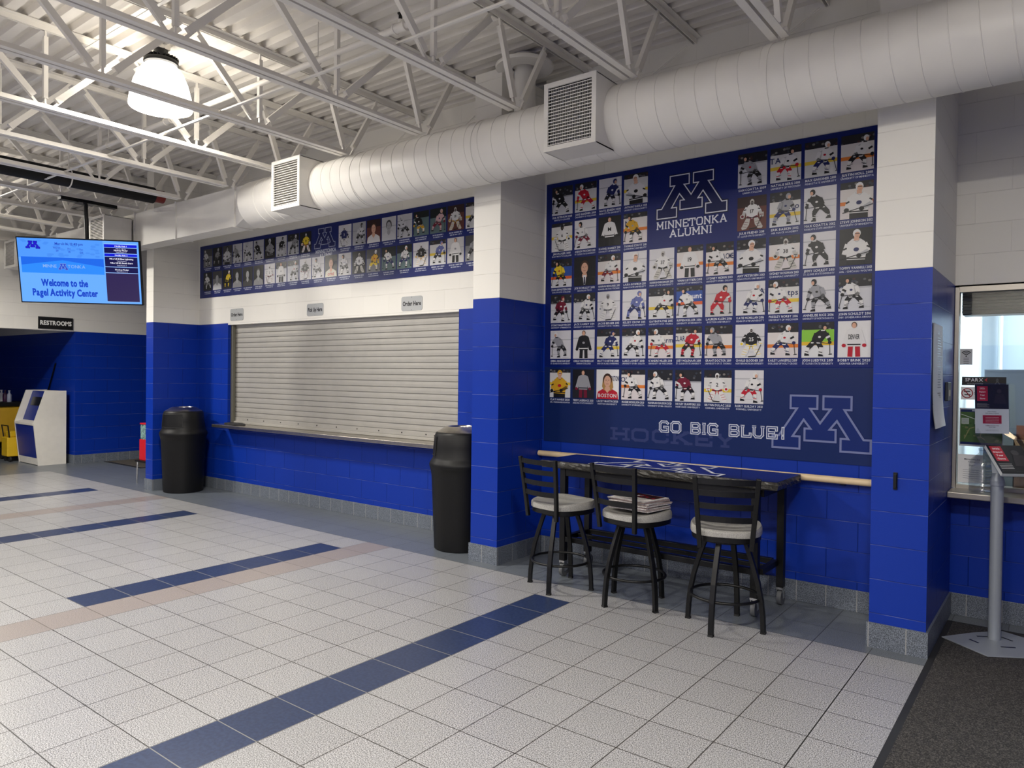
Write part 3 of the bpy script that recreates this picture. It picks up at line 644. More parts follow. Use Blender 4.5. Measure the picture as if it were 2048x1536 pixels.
# ---------------------------------------------------------------- roof joists
JB, JT = 3.585, 4.236
BN = [-.345, -1.26, -2.48, -3.70, -4.92, -6.14, -7.36, -8.58]; TN = [.05, -.61, -1.87, -3.09, -4.31, -5.53, -6.75, -7.97]
def make_joist():
    t = thing('roof_joist', (0, -4, JB), 'x', 'joist')
    g, a, th = .009, .046, .006
    b = MB()
    for s in (-1, 1):
        b.box(*sorted((s*g, s*(g+a))), YB+.01, -.385, JB, JB+th); b.box(*sorted((s*g, s*(g+th))), YB+.01, -.385, JB+th, JB+a)
    b.build('bottom_chord', M_WP, t, fix=False)
    b = MB()
    for s in (-1, 1):
        b.box(*sorted((s*g, s*(g+a))), YB+.01, REC-.002, JT-th, JT); b.box(*sorted((s*g, s*(g+th))), YB+.01, REC-.002, JT-a, JT-th)
    b.build('top_chord', M_WP, t, fix=False)
    def web(y0, y1, w=.044):
        b = MB(); d = Vector((0, y1-y0, JT-.03-JB-.02)).normalized()
        b.bar((0, y0, JB+.012), (0, y1, JT-.012), .017, w*.45, (0, 1, 0) if abs(y1-y0) < .01 else (0, -d.z, d.y))
        q = Vector((0, y1-y0, JT-JB-.09)); p0 = Vector((0, y0, JB+.045)); p1 = p0+q
        b.bar(p0+(p1-p0)*.08, p1-(p1-p0)*.08, .034, w, (0, 1, 0) if abs(y1-y0) < .01 else (0, -d.z, d.y))
        b.build('web_brace', M_WP, t, fix=False)
    for k, y in enumerate(BN):
        o = .035
        web(y+o, TN[k]-(.0 if k else 0)-.03, .046)
        if k+1 < len(TN): web(y-o, TN[k+1]+.03, .046)
        if k: web(y, y, .03)
    return t
JX = [2.48, 1.50, .52, -.46, -1.44, -2.42, -3.40, -4.38, -5.36, -6.34, -7.32, -8.30, -9.26, -10.24, -11.22, -12.20]
JL = ['white open web roof joist over the far right end of the hall', 'white roof joist over the floor mat at the far right, above the round duct', 'white roof joist just right of the right hand pilaster',
      'white roof joist meeting the duct just left of the right hand pilaster', 'white roof joist reaching the duct just right of the near square diffuser', 'white roof joist ending in front of the vertical flue pipe',
      'white roof joist ending over the duct left of the middle pilaster', 'white roof joist crossing in front of the glowing lamp bowl', 'white roof joist immediately behind the glowing lamp bowl',
      'white roof joist ending at the left end of the round duct', 'white roof joist running just in front of the black roof pipe', 'white roof joist carrying the black bracket of the television pole',
      'white roof joist next beyond the television bracket', 'white roof joist second beyond the television bracket', 'white roof joist third beyond the television, near the left wall', 'farthest white roof joist, against the left wall']
j0 = make_joist()
for i, x in enumerate(JX):
    o = j0 if i == 0 else dup(j0, (0, 0, 0)); o.location = (x, -4, JB); o['label'] = JL[i]; o['group'] = 'white open web roof joists'
# bridging rods and braces
for y, z, l in ((-1.6, 3.625, 'thin white bridging rod crossing under the joists near the lamp'), (-5.5, 3.625, 'thin white bridging rod crossing the joists behind the viewer'), (-2.2, 4.15, 'thin white bridging rod high under the deck beyond the lamp')):
    b = MB(); b.bar((-12.3, y, z), (XR-.01, y, z), .022, .006); b.bar((-12.3, y+.011, z+.011), (XR-.01, y+.011, z+.011), .004, .022)
    tag(b.build('bridging_rod', M_WP), l, 'rod', 'bridging rods between the joists')
for i, x in enumerate(JX[3:11]):
    b = MB(); b.bar((x-.03, .56, 4.16), (x-.93, .50, 3.62), .02, .005, (0, 0, 1)); b.bar((x-.03, .56, 4.16), (x-.93, .50, 3.62), .005, .02, (0, 0, 1))
    b.build('diagonal_brace', M_WP)
    tag(bpy.context.scene.collection.objects[-1], 'thin white diagonal brace between joist ends above the duct', 'brace', 'diagonal braces above the duct')
# sprinkler line
t = thing('sprinkler_pipe', (-4, -1.264, 3.95), 'white sprinkler pipe running under the deck through the joists', 'pipe')
b = MB(); b.tube([(-12.3, -1.264, 3.95), (XR-.01, -1.264, 3.95)], .023, 12); b.build('pipe', M_WP, t)
for x in (-2.73, -5.85, -9.0):
    b = MB(); b.tube([(x-.05, -1.264, 3.95), (x+.05, -1.264, 3.95)], .031, 12); b.tube([(x-.055, -1.264, 3.95), (x-.042, -1.264, 3.95)], .037, 12); b.tube([(x+.042, -1.264, 3.95), (x+.055, -1.264, 3.95)], .037, 12); b.tube([(x, -1.264, 3.97), (x, -1.264, 4.0)], .02, 10); c = b.build('tee_fitting', M_WP, t); ORG[c.name] = ORG[t.name]
    b = MB(); b.lathe([(.008, 4.0), (.008, 4.035), (.02, 4.04), (.022, 4.045), (.004, 4.05)], x, -1.264, 12); b.box(x-.016, x-.012, -1.266, -1.262, 4.0, 4.04); b.box(x+.012, x+.016, -1.266, -1.262, 4.0, 4.04); b.build('sprinkler_head', M_BLACK, c)
for x in (-3.62, -7.1):
    b = MB(); b.tube([(x, -1.264+.03*math.cos(a), 3.95+.03*math.sin(a)) for a in [k*PI/8 for k in range(16)]], .004, 6, closed=True); b.tube([(x, -1.264, 3.98), (x, -1.264, ZD)], .005, 6); b.build('hanger', M_WP, t)
# ---------------------------------------------------------------- ducts
DR, DY, DZ = .2425, -.2465, 3.366
t = thing('air_duct', (-4.5, DY, DZ-DR), 'long off white air duct, round spiral section turning rectangular at the left', 'duct')
b = MB(); b.tube([(-5.95, DY, DZ), (XR-.01, DY, DZ)], DR, 64); b.build('round_section', M_DUCT, t)
b = MB(); pts = []; x = -5.7; k = 0
while x < XR-.05:
    a = k*2*PI/36; pts.append((x, DY-math.sin(a)*(DR+.0005), DZ+math.cos(a)*(DR+.0005))); k += 1; x += .135/36
b.tube(pts, .0032, 5); b.build('spiral_seam', M_DUCT, t)
for x in (-4.2, -2.78, -.52, 1.2):
    b = MB(); b.tube([(x-.02, DY, DZ), (x+.02, DY, DZ)], DR+.004, 64); b.build('joint_collar', M_DUCT, t)
# square to round transition
b = MB(); N = 48; ra, rb = [], []
for k in range(N):
    a = 2*PI*k/N; c, s = math.cos(a), math.sin(a); q = max(abs(c), abs(s)); ra.append((-6.41, -.112+c/q*.108, 3.415+s/q*.215)); rb.append((-5.93, DY+c*DR, DZ+s*DR))
b.add(ra+rb, [(k, (k+1) % N, N+(k+1) % N, N+k) for k in range(N)], 0, None, True); b.build('transition', M_DUCT, t)
b = MB(); b.box(-12.37, -6.41, -.22, -.004, 3.2, 3.63); b.build('rectangular_section', M_DUCT, t)
for x in (-6.43, -7.7, -8.75, -9.9, -11.2):
    b = MB(); b.box(x-.012, x+.012, -.234, -.003, 3.188, 3.642); b.build('flange', M_DUCT, t)
# diffusers
DUCT = t
def diffuser(x0, x1, label, z1=3.607, yf=-.59):
    z0 = 3.142; yb = -.2465
    e = .002; b = MB()
    b.box(x0, x1, yf+.012, yb, z0, z0+.006); b.box(x0, x1, yf+.012, yb, z1-.006, z1); b.box(x0, x0+.006, yf+.012, yb, z0, z1); b.box(x1-.006, x1, yf+.012, yb, z0, z1); b.box(x0+.006, x1-.006, yf+.06, yf+.065, z0+.006, z1-.006, 1)  # dark sheet behind the louvres stands in for the shade inside the duct
    D = b.build('diffuser', [M_DUCT, M_DARK], DUCT); D['label'] = label; ORG[D.name] = ORG[DUCT.name]
    b = MB(); f = .032
    b.box(x0-e, x1+e, yf, yf+.014, z0-e, z0+f); b.box(x0-e, x1+e, yf, yf+.014, z1-f, z1+e); b.box(x0-e, x0+f, yf, yf+.014, z0+f, z1-f); b.box(x1-f, x1+e, yf, yf+.014, z0+f, z1-f)
    for x in (x0+.016, x1-.016): b.tube([(x, yf-.002, (z0+z1)/2), (x, yf+.002, (z0+z1)/2)], .004, 6)
    b.build('grille_frame', M_DUCT, D)
    b = MB(); n = 18
    for k in range(n):
        z = z0+f+(k+.5)*(z1-z0-2*f)/n; b.bar((x0+f, yf+.012, z), (x1-f, yf+.012, z), .016, .005, (0, -.35, 1))
    for k in range(18):
        x = x0+f+(k+.5)*(x1-x0-2*f)/18; b.box(x-.0015, x+.0015, yf+.024, yf+.044, z0+f, z1-f)
    b.build('louvre', M_DUCT, D, fix=False)
diffuser(-2.0, -1.585, 'near square louvred diffuser, above the big poster'); diffuser(-5.2, -4.765, 'square louvred diffuser at the left end of the round section')
diffuser(-9.2, -8.78, 'distant square louvred diffuser right of the television pole', 3.56); diffuser(-12.2, -11.75, 'farthest diffuser box, left of the television', 3.56)
# vertical flue with collar
t = thing('flue_pipe', (-2.70, .12, 3.4), 'white vertical flue pipe rising through the roof beside the middle pilaster', 'pipe')
b = MB(); b.lathe([(.088, 3.4), (.088, 4.19), (.1, 4.19), (.1, 4.235)], -2.70, .12, 32); b.build('pipe', M_DUCT, t)
b = MB(); b.lathe([(.1, 4.10), (.235, 4.10), (.24, 4.115), (.235, 4.13), (.1, 4.12)], -2.66, .06, 40, caps=False); b.build('collar', M_DUCT, t)
# black roof pipe
t = thing('roof_pipe', (-8.0, -3, 3.63), 'thick black insulated pipe hanging between the joists above the television', 'pipe')
b = MB(); b.tube([(-7.86, YB+.1, 3.70), (-7.86, -.42, 3.70)], .095, 24); b.build('insulation', mat('black_insulation', (4, 4, 5), .85), t)
b = MB(); b.tube([(-7.86, -.42, 3.70), (-7.86, -.30, 3.70)], .075, 20); b.build('pipe_end', mat('red_pipe_paint', (110, 22, 16), .5), t)
for y in (-1.35, -3.4):
    b = MB(); b.tube([(-7.86+.1*math.cos(a), y, 3.70+.1*math.sin(a)) for a in [k*PI/12 for k in range(24)]], .007, 6, closed=True); b.tube([(-7.86, y, 3.80), (-7.86, y, ZD)], .006, 6); b.build('hanger', M_WP, t)
# ---------------------------------------------------------------- high bay lamps
M_BOWL = mat('glowing_lamp_bowl', (255, 248, 236), .4, emit=BOWL_E)
def make_lamp():
    t = thing('high_bay_lamp', (0, 0, 3.70), 'x', 'lamp')
    b = MB(); b.lathe([(.232, 3.70), (.236, 3.71), (.225, 3.80), (.20, 3.90), (.165, 3.98), (.12, 4.035), (.085, 4.05)], 0, 0, 48, caps=False); b.lathe([(.215, 3.712), (.0, 3.708)], 0, 0, 40, caps=False); b.build('lamp_bowl', M_BOWL, t, fix=False)
    b = MB(); b.lathe([(.09, 4.045), (.125, 4.05), (.13, 4.062), (.125, 4.08), (.075, 4.09), (.055, 4.12), (.05, 4.17)], 0, 0, 40)
    for k in range(28):
        a = 2*PI*k/28; b.bar((.05*math.cos(a), .05*math.sin(a), 4.10), (.128*math.cos(a), .128*math.sin(a), 4.085), .006, .035)
    b.build('heat_sink', M_BLACK, t)
    b = MB(); b.box(-.05, .05, -.05, .05, 4.165, 4.20); b.box(-.12, .12, -.02, .02, 4.20, 4.238); b.build('junction_box', M_WP, t)
    return t
LLB = ['glowing white bowl shaped high bay lamp with black heat sink hanging between the joists', 'high bay lamp in front of the near duct, above the top of the picture', 'high bay lamp out of view beyond the television', 'high bay lamp behind the viewer over the middle of the hall', 'added high bay lamp left of the viewer, out of view', 'high bay lamp behind the viewer at the right', 'high bay lamp behind the viewer at the far left']
l0 = make_lamp()
for i, (x, y) in enumerate(LAMPS):
    o = l0 if i == 0 else dup(l0, (0, 0, 0)); o.location = (x, y, 3.70); o['label'] = LLB[i]; o['group'] = 'high bay lamps'
    ld = bpy.data.lights.new('lamp_light', 'AREA'); ld.shape = 'DISK'; ld.size = .38; ld.energy = LAMP_W*(LAMP_F[i]); ld.color = LAMP_COL
    lo = bpy.data.objects.new('lamp_light', ld); COL.objects.link(lo); lo.location = (x, y, 3.695)
for x, y in ((1.2, 2.1), (2.3, 2.1)):
    b = MB(); b.box(x-.15, x+.15, y-.5, y+.5, 2.68, 2.698); tag(b.build('office_ceiling_light', mat('office_light_panel', (240, 246, 255), .5, emit=6)), 'flat office ceiling light behind the service window', 'lamp', 'office ceiling lights')
    ld = bpy.data.lights.new('office_light', 'AREA'); ld.shape = 'RECTANGLE'; ld.size = .3; ld.size_y = 1.; ld.energy = OFFICE_W; ld.color = (.86, .94, 1)
    lo = bpy.data.objects.new('office_light', ld); COL.objects.link(lo); lo.location = (x, y, 2.67)

# ---------------------------------------------------------------- shutter, counter, jambs
SY = REC+.07; SL = []
t = thing('roller_shutter', (-5.9, SY, .9), 'closed grey metal roller shutter over the concession counter', 'shutter')
b = MB(); z = .99; prof = []
while z < OZ1+.05:
    prof += [(SY+.012, z), (SY+.012, z+.003), (SY, z+.0045), (SY-.0015, z+.033), (SY, z+.062), (SY+.012, z+.0635)]; z += .0655
vs = [(x, a, c) for x in (OX0+.07, OX1-.004) for a, c in prof]; n = len(prof)
b.add(vs, [(i, i+1, n+i+1, n+i) for i in range(n-1)]); b.build('slat_curtain', M_SHUT, t, fix=False)
b = MB(); b.box(OX0+.07, OX1-.004, SY-.008, SY+.012, .935, .99); b.box(OX0+.07, OX1-.004, SY-.03, SY+.012, .904, .935)
b.build('bottom_rail', M_SHUT, t, bevel=.003)
b = MB()
for k in range(11): b.tube([(-7.6+k*.36, SY-.012, .963), (-7.6+k*.36, SY-.007, .963)], .007, 8)
b.build('rail_bolt', M_BLACK, t)
b = MB(); b.box(OX0+.001, OX0+.07, REC+.04, SY+.03, .903, OZ1-.001); b.box(OX0+.07, OX0+.085, REC+.02, SY-.012, .903, OZ1-.001); b.build('guide_track', mat('dull_steel', (120, 118, 106), .45, .6), t)
b = MB(); b.box(OX0+.09, OX1-.01, REC+.10, REC+.19, OZ1-.06, OZ1-.001)
b.build('hood', M_WP, t)
b = MB(); b.box(-8.62, OX1+.30, .40, REC+.19, .87, .902)
b.v = []; b.f = []; b.m = []; b.c = []; b.smooth = []
b.box(-7.975, -3.80, .415, REC-.002, .862, .902); b.box(OX0+.002, OX1-.002, REC-.002, REC+.19, .887, .902)
tag(b.build('serving_counter', M_STEEL, bevel=.004), 'stainless steel serving ledge below the roller shutter', 'counter')
b = MB(); b.prism([(-7.82, .50), (-7.55, .47), (-7.42, .56), (-7.6, .63), (-7.86, .62)], .902, .925); tag(b.build('black_bag', M_RUB, bevel=.006), 'flat black item lying at the left end of the steel counter', 'bag')

# ---------------------------------------------------------------- signs
NAVYC = (8, 22, 92)
def plate(name, o, ud, w, h, th, m_, label, cat, rad=0, group=None):
    """flat sign panel: o = lower left corner on the wall, returns (thing, Print on its face)"""
    o = Vector(o); ud = Vector(ud).normalized(); vd = Vector((0, 0, 1)); n = ud.cross(vd)
    t = thing(name, o+ud*w/2, label, cat, group)
    if rad:
        P = []
        for cx, cy, a0 in ((w-rad, rad, -90), (w-rad, h-rad, 0), (rad, h-rad, 90), (rad, rad, 180)):
            for k in range(6): a = math.radians(a0+k*18); P.append((cx+rad*math.cos(a), cy+rad*math.sin(a)))
    else: P = [(0, 0), (w, 0), (w, h), (0, h)]
    b = MB(); b.prism(P, .001, th, T=lambda x, y, z: tuple(o+ud*x+vd*y+n*z)); b.build('panel', m_, t)
    return t, Print(o+n*th, ud, vd)
M_SIGN = mat('aluminium_sign_face', (172, 174, 174), .4, .2)
for x0, x1, z0, z1, tx, lb in ((-7.918, -7.614, 2.263, 2.42, 'Order Here', 'left small grey sign reading Order Here above the shutter'), (-6.283, -5.974, 2.26, 2.405, 'Pick Up Here', 'small grey sign reading Pick Up Here above the middle of the shutter'), (-4.678, -4.370, 2.249, 2.40, 'Order Here', 'right small grey sign reading Order Here above the shutter')):
    t, p = plate('order_sign', (x0, REC, z0), (1, 0, 0), x1-x0, z1-z0, .004, M_SIGN, lb, 'sign', .025, 'small signs above the shutter')
    w_, h_ = x1-x0, z1-z0; p.text(tx, w_/2, h_/2-.022, .045, (20, 20, 22), 1, maxw=w_*.86, bold=.0015)
    for v in (.01, h_-.01): p.ell(w_/2, v, .004, .004, (70, 70, 70), 1, 8)
    p.build('lettering', M_PRINT, t, fix=False)
t, p = plate('restrooms_sign', (XL, -.06, 2.256), (0, 1, 0), .515, .196, .02, mat('black_sign_face', (20, 20, 20), .4), 'black sign reading RESTROOMS in white on the left wall', 'sign')
p.text('RESTROOMS', .2575, .064, .068, (236, 236, 232), 1, maxw=.465, bold=.004); p.build('lettering', M_PRINT, t, fix=False)
# ---------------------------------------------------------------- big alumni poster
LET = (214, 216, 222)
X0 = -2.824; t = thing('alumni_poster', (-1.41, REC, 1.004), 'large navy alumni poster with rows of hockey player photos above the stools', 'poster')
b = MB(); b.box(X0, -.004, REC-.007, REC-.001, 1.672, 3.30); b.build('upper_panel', M_NAVY, t)
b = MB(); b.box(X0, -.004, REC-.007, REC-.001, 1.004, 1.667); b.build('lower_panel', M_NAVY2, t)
P0 = Print((X0, REC-.007, 0), (1, 0, 0), (0, 0, 1))
ROWS = [(3.012, {0: ('C k k 0', 'ERIK PETERSON 2008', 'BENTLEY COLLEGE'), 1: ('Y r r 0', 'JAKE GARDINER 2008', 'UNIVERSITY OF WISCONSIN'), 2: ('I n k 0', 'NATE JENSEN 2008', 'PENN STATE UNIVERSITY'), 3: ('Y w k 5', 'ANTHONY RAIOLA 2008', 'UNIVERSITY OF MASSACHUSETTS'),
 7: ('C s k 0', 'SAM COATTA 2009', 'UNION COLLEGE'), 8: ('Y w r 0 TA', 'NATALIE BERG 2010', 'UNIVERSITY OF WISCONSIN'), 9: ('Y w n 0', 'MAX GARDINER 2010', 'PENN STATE UNIVERSITY'), 10: ('O w k 0', 'JUSTIN HOLL 2010', 'UNIVERSITY OF MINNESOTA')}),
 (2.690, {0: ('Y w k 2', 'JIM KRUGER 2010', 'DARTMOUTH COLLEGE'), 1: ('I w m 0', 'ANDREW PROCHNO 2010', 'ST. CLOUD STATE UNIVERSITY'), 2: ('D w k 4 M', 'RACHEL RAMSEY 2011', 'UNIVERSITY OF MINNESOTA'), 3: ('O g k 0 N', 'THOMAS SCHUTT 2011', 'QUINNIPIAC UNIVERSITY'),
 7: ('R w m 2', 'JULIE FRIEND 2011', 'ST. CLOUD STATE UNIVERSITY'), 8: ('Y s n 0 .co', 'ERIK BASKIN 2012', 'AIR FORCE ACADEMY'), 9: ('I k k 0', 'MAX COATTA 2012', 'MANKATO STATE UNIVERSITY'), 10: ('O w k 5', 'STEVE JOHNSON 2012', 'UNIVERSITY OF MINNESOTA')}),
 (2.372, dict(enumerate([('B y k 0', 'DAN SEPHSTEIN 2012', 'COLORADO COLLEGE'), ('D k k 3', 'JOE SCHULDT 2012', 'MICHIGAN TECH'), ('O w m 0', 'HANNAH BEHOUNEK 2013', 'RENSSELAER POLYTECHNIC'), ('I w k 5', 'LAURA BOWMAN 2013', 'PENN STATE UNIVERSITY'),
 ('I w k 2', 'HANNAH EHRESMANN 2013', 'PENN STATE UNIVERSITY'), ('O w k 4 19', 'VINNI LETTIERI 2013', 'UNIVERSITY OF MINNESOTA'), ('O w k 0 ACME', 'SYDNEY MORIN 2013', 'UNIVERSITY OF MN - DULUTH'), ('C w k 5', 'AMY PETERSEN 2013', 'PENN STATE UNIVERSITY'),
 ('O w k 2', 'SYDNEY ROSSMAN 2013', 'QUINNIPIAC UNIVERSITY'), ('I k k 0', 'JIMMY SCHULDT 2013', 'ST. CLOUD STATE UNIVERSITY'), ('D w k 5', 'TOMMY VANNELLI 2013', 'AHL - CHICAGO WOLVES')]))),
 (2.058, dict(enumerate([('C m k 0', 'SYDNEY BALDWIN 2014', 'UNIVERSITY OF MINNESOTA'), ('C w k 0', 'JACK RAMSEY 2014', 'UNIVERSITY OF MINNESOTA'), ('I w s 2', 'JACOB BERGER 2015', 'UNIVERSITY OF ST. THOMAS'), ('I v n 0', 'KELSEY CROW 2015', 'PENN STATE UNIVERSITY'),
 ('Y w k 0', 'GAVIN PAYNE 2015', 'UNIVERSITY OF ST. THOMAS'), ('B w k 0 unt', 'RIPPEN KELLER 2016', 'UNIVERSITY OF MINNESOTA'), ('Q r r 0', 'LAUREN KLEIN 2016', 'BOSTON UNIVERSITY'), ('I w n 0 TA', 'KATIE MCMILLAN 2016', 'PENN STATE UNIVERSITY'),
 ('Y w r 0 tps', 'PRESLEY NORBY 2016', 'UNIVERSITY OF WISCONSIN'), ('I s k 0', 'ANNELISE RICE 2016', 'UNIVERSITY OF NORTH DAKOTA'), ('C w k 0 Cnl', 'JOHN SCHULDT 2016', 'UNIV. OF NEBRASKA-OMAHA')]))),
 (1.740, dict(enumerate([('I s k 0', 'EMMA BIGHAM 2017', 'ST. CLOUD STATE UNIVERSITY'), ('I k k 4', 'CORELLE VANSTEENBERG 2017', 'UNION COLLEGE'), ('Y n n 0', 'MATT KOETHE 2018', 'UNIV OF ALASKA FAIRBANKS'), ('C w k 0', 'LUKE LOHEIT 2018', 'UNIVERSITY OF MN - DULUTH'),
 ('O w r 0 arm', "K'ANDRE MILLER 2018", 'UNIVERSITY OF WISCONSIN'), ('Y r k 0 CLAR', 'JOEY MOLENAAR 2018', 'ST. CLOUD STATE UNIVERSITY'), ('O s k 0', 'GRANT DOCTOR 2019', 'UNIVERSITY OF ST. THOMAS'), ('I k y 2', 'CHARLIE GLOCKNER 2019', 'NORTHERN MICHIGAN UNIVERSITY'),
 ('O w n 0', 'KAILEY LANGEFELS 2019', 'COLLEGE OF HOLY CROSS'), ('G k k 0', 'JOSH LUEDTKE 2019', 'ST. CLOUD STATE UNIVERSITY'), ('W w r 4 DENVER', 'BOBBY BRINK 2020', 'DENVER UNIVERSITY')]))),
 (1.398, dict(enumerate([('Y g k 5', 'CLAY HANUS 2020', 'AHL - WILKES-BARRE SCRANTON'), ('D s m 4', 'TEDDY LAGERBACK 2020', 'ARIZONA STATE UNIVERSITY'), ('W r y 3 BOSTON', 'LACEY MARTIN 2020', 'BOSTON UNIVERSITY'), ('O w k 0 OH', 'MAGGIE NICHOLSON 2020', 'UNIVERSITY OF MINNESOTA'),
 ('C w k 0', 'HANNAH BASKIN 2021', 'UNIVERSITY OF MN - DULUTH'), ('C m k 0', 'HAYLEY CRAWFORD 2021', 'HARVARD UNIVERSITY'), ('Y w r 2', 'BRYNN DULAC 2021', 'CORNELL UNIVERSITY'), ('I w r 0', 'RORY GUILDAY 2021', 'CORNELL UNIVERSITY')])))]
cap = Print(P0.o, P0.ud, P0.vd)
for r, (z, row) in enumerate(ROWS):
    for k, (spec, a, b_) in row.items():
        u = .061+.2411*k; wd = .217 if k < 10 else .209
        photo(t, P0, u, z, wd, .25, spec, r*20+k+3)
        cap.text(a, u+wd/2, z-.027, .0165, LET, 1, maxw=.205, gap=.1); cap.text(b_, u+wd/2, z-.0485, .0125, (196, 200, 214), 1, maxw=.208, gap=.1)
cap.build('photo_captions', M_PRINT, t, fix=False)
p = Print(P0.o, P0.ud, P0.vd); mlogo(p, 2.824-1.447, 2.86, .578, .328, (7, 19, 74), (210, 212, 220), .0085, (4, 8, 40), 1, .007)
p.build('white_outlined_emblem', M_PRINT, t, fix=False)
p = Print(P0.o, P0.ud, P0.vd); slab(p, 'MINNETONKA', 2.824-1.739, 2.824-1.155, 2.774, .064, (220, 222, 228), .0095); slab(p, 'ALUMNI', 2.824-1.626, 2.824-1.272, 2.702, .064, (220, 222, 228), .0095)
p.build('title_lettering', M_PRINT, t, fix=False)
p = Print(P0.o, P0.ud, P0.vd); mlogo(p, 2.824-.459, 1.09, .656, .379, (18, 38, 102), (116, 124, 162), .014, (17, 30, 84), 1, .006)
p.build('faint_emblem', M_PRINT, t, fix=False)
p = Print(P0.o, P0.ud, P0.vd); slab(p, 'HOCKEY', 2.824-2.13, 2.824-1.06, 1.056, .11, (48, 58, 104), .024, 1, foot=.42)
p.build('faint_lettering', M_PRINT, t, fix=False)
p = Print(P0.o, P0.ud, P0.vd); slab(p, 'GO BIG BLUE!', 2.824-1.69, 2.824-.695, 1.145, .096, (196, 200, 212), .021, 6, inline=(24, 42, 104), foot=.34)
p.build('slogan_lettering', M_PRINT, t, fix=False)
# ---------------------------------------------------------------- small alumni poster
X1 = -8.672; t = thing('alumni_poster', (-5.9, REC, 2.6), 'long narrow navy alumni poster above the roller shutter', 'poster')
b = MB(); b.box(X1, ML-.002, REC-.007, REC-.001, 2.60, 3.315); b.build('panel', M_NAVY, t)
P1 = Print((X1, REC-.007, 0), (1, 0, 0), (0, 0, 1))
R1 = ['S w k 0', 'D s k 0', 'S w k 5', 'I s k 0', 'I w k 0', 'Q k k 0', 'D s k 5', 'I k s 0', 'C s k 0', 'D y o 2', None, None, 'I n k 2', 'Q w k 0', 'R w r 3', 'I w k 3', 'I w k 0', 'T k g 0', 'T p m 0', 'R w g 2', 'Y w k 0', 'I s k 0', 'C w k 0']
R2 = ['D w s 0', 'S w k 3', 'D y k 0', 'D s k 3', 'D m k 3', 'D s k 3', 'I w m 2', 'C w k 4', 'C w k 0', 'I k m 2', 'I w k 0', 'D c k 3 OTRE', 'Q w k 0', 'D w k 2', 'S g y 0', 'T w n 0', 'T w n 0', 'I k g 2', 'Y v k 0', 'Q w k 4', 'S s k 0', 'I w n 0', 'C r k 0']
q = Print(P1.o, P1.ud, P1.vd)
for r, (z, row) in enumerate(((3.016, R1), (2.696, R2))):
    for k, spec in enumerate(row):
        if not spec: continue
        u = .09+.2398*k; photo(t, P1, u, z, .22, .25, spec, 200+r*40+k, (r == 0 and k < 9) or (r == 1 and k < 6 and k != 2) or (r == 0 and k in (13, 15, 16)))
        R = random.Random(k+r*50)
        for dz, hh, ww in ((.026, .013, .17), (.046, .010, .15)):   # unreadably small caption lines, broken into words
            ww *= R.uniform(.8, 1.1); x = u+.11-ww/2
            while x < u+.11+ww/2:
                l = R.uniform(.004, .011); q.rect(x, z-dz, x+l, z-dz+hh, (188, 192, 206), 1); x += l+R.choice((.003, .003, .003, .009))
q.build('photo_captions', M_PRINT, t, fix=False)
p = Print(P1.o, P1.ud, P1.vd); mlogo(p, 8.672-5.955, 3.045, .375, .225, (9, 22, 84), (170, 176, 196), .007); p.build('white_outlined_emblem', M_PRINT, t, fix=False)
p = Print(P1.o, P1.ud, P1.vd); slab(p, 'MINNETONKA', 8.672-6.12, 8.672-5.75, 2.985, .042, (190, 196, 210), .008); slab(p, 'ALUMNI', 8.672-6.045, 8.672-5.82, 2.935, .042, (190, 196, 210), .008)
p.build('title_lettering', M_PRINT, t, fix=False)

# ---------------------------------------------------------------- wooden rail
t = thing('wooden_rail', (-1.4, .575, .90), 'pale round wooden rail fixed along the blue wall behind the table', 'rail')
b = MB(); b.tube([(MR+.008, .585, .897), (RL-.008, .585, .897)], .0245, 24); b.build('rail', M_WOOD, t)
for x in (-2.6, -1.4, -.3):
    b = MB(); b.bar((x, REC-.001, .86), (x, .59, .872), .03, .008); b.build('bracket', M_BLACK, t)
# ---------------------------------------------------------------- granite topped table
t = thing('bar_table', (-1.48, .3, 0), 'tall black rolling table with rough granite edge and a navy printed top', 'table')
TZ = .918; R = random.Random(5); tx0, tx1, ty0, ty1 = -2.42, -.56, .03, .552
edge = []
def run(a, b_, n):
    for i in range(n):
        f = i/n; edge.append((a[0]+(b_[0]-a[0])*f, a[1]+(b_[1]-a[1])*f))
run((tx0, ty0), (tx1, ty0), 62); run((tx1, ty0), (tx1, ty1), 18); run((tx1, ty1), (tx0, ty1), 20); run((tx0, ty1), (tx0, ty0), 18)
b = MB(); rings = []; n = len(edge); cxm, cym = (tx0+tx1)/2, (ty0+ty1)/2
for z, g in ((TZ-.002, 0), (TZ-.006, .004), (TZ-.02, .012), (TZ-.034, .010), (TZ-.048, .004), (TZ-.058, -.004)):
    rr = []
    for x, y in edge:
        j = R.uniform(-.006, .006) if g > 0 else 0; dx = (1 if x > cxm else -1) if min(abs(x-tx0), abs(x-tx1)) < 1e-6 else 0; dy = (1 if y > cym else -1) if min(abs(y-ty0), abs(y-ty1)) < 1e-6 else 0
        if dy > 0: j = 0; gg = 0
        else: gg = g
        rr.append((x+dx*(gg+j), y+dy*(gg+j), z+(R.uniform(-.003, .003) if 0 < g and z < TZ-.01 else 0)))
    rings.append(rr)
b.add([v for r_ in rings for v in r_], [(i*n+k, i*n+(k+1) % n, (i+1)*n+(k+1) % n, (i+1)*n+k) for i in range(5) for k in range(n)])
b.add(rings[0], [tuple(range(n))]); b.add(rings[-1], [tuple(range(n))[::-1]]); b.build('stone_slab', M_GRAN, t)
b = MB(); b.box(tx0+.002, tx1-.002, ty0+.002, ty1-.001, TZ-.002, TZ); b.build('printed_top', mat('navy_table_top', (8, 14, 62), .12, spec=.22), t)
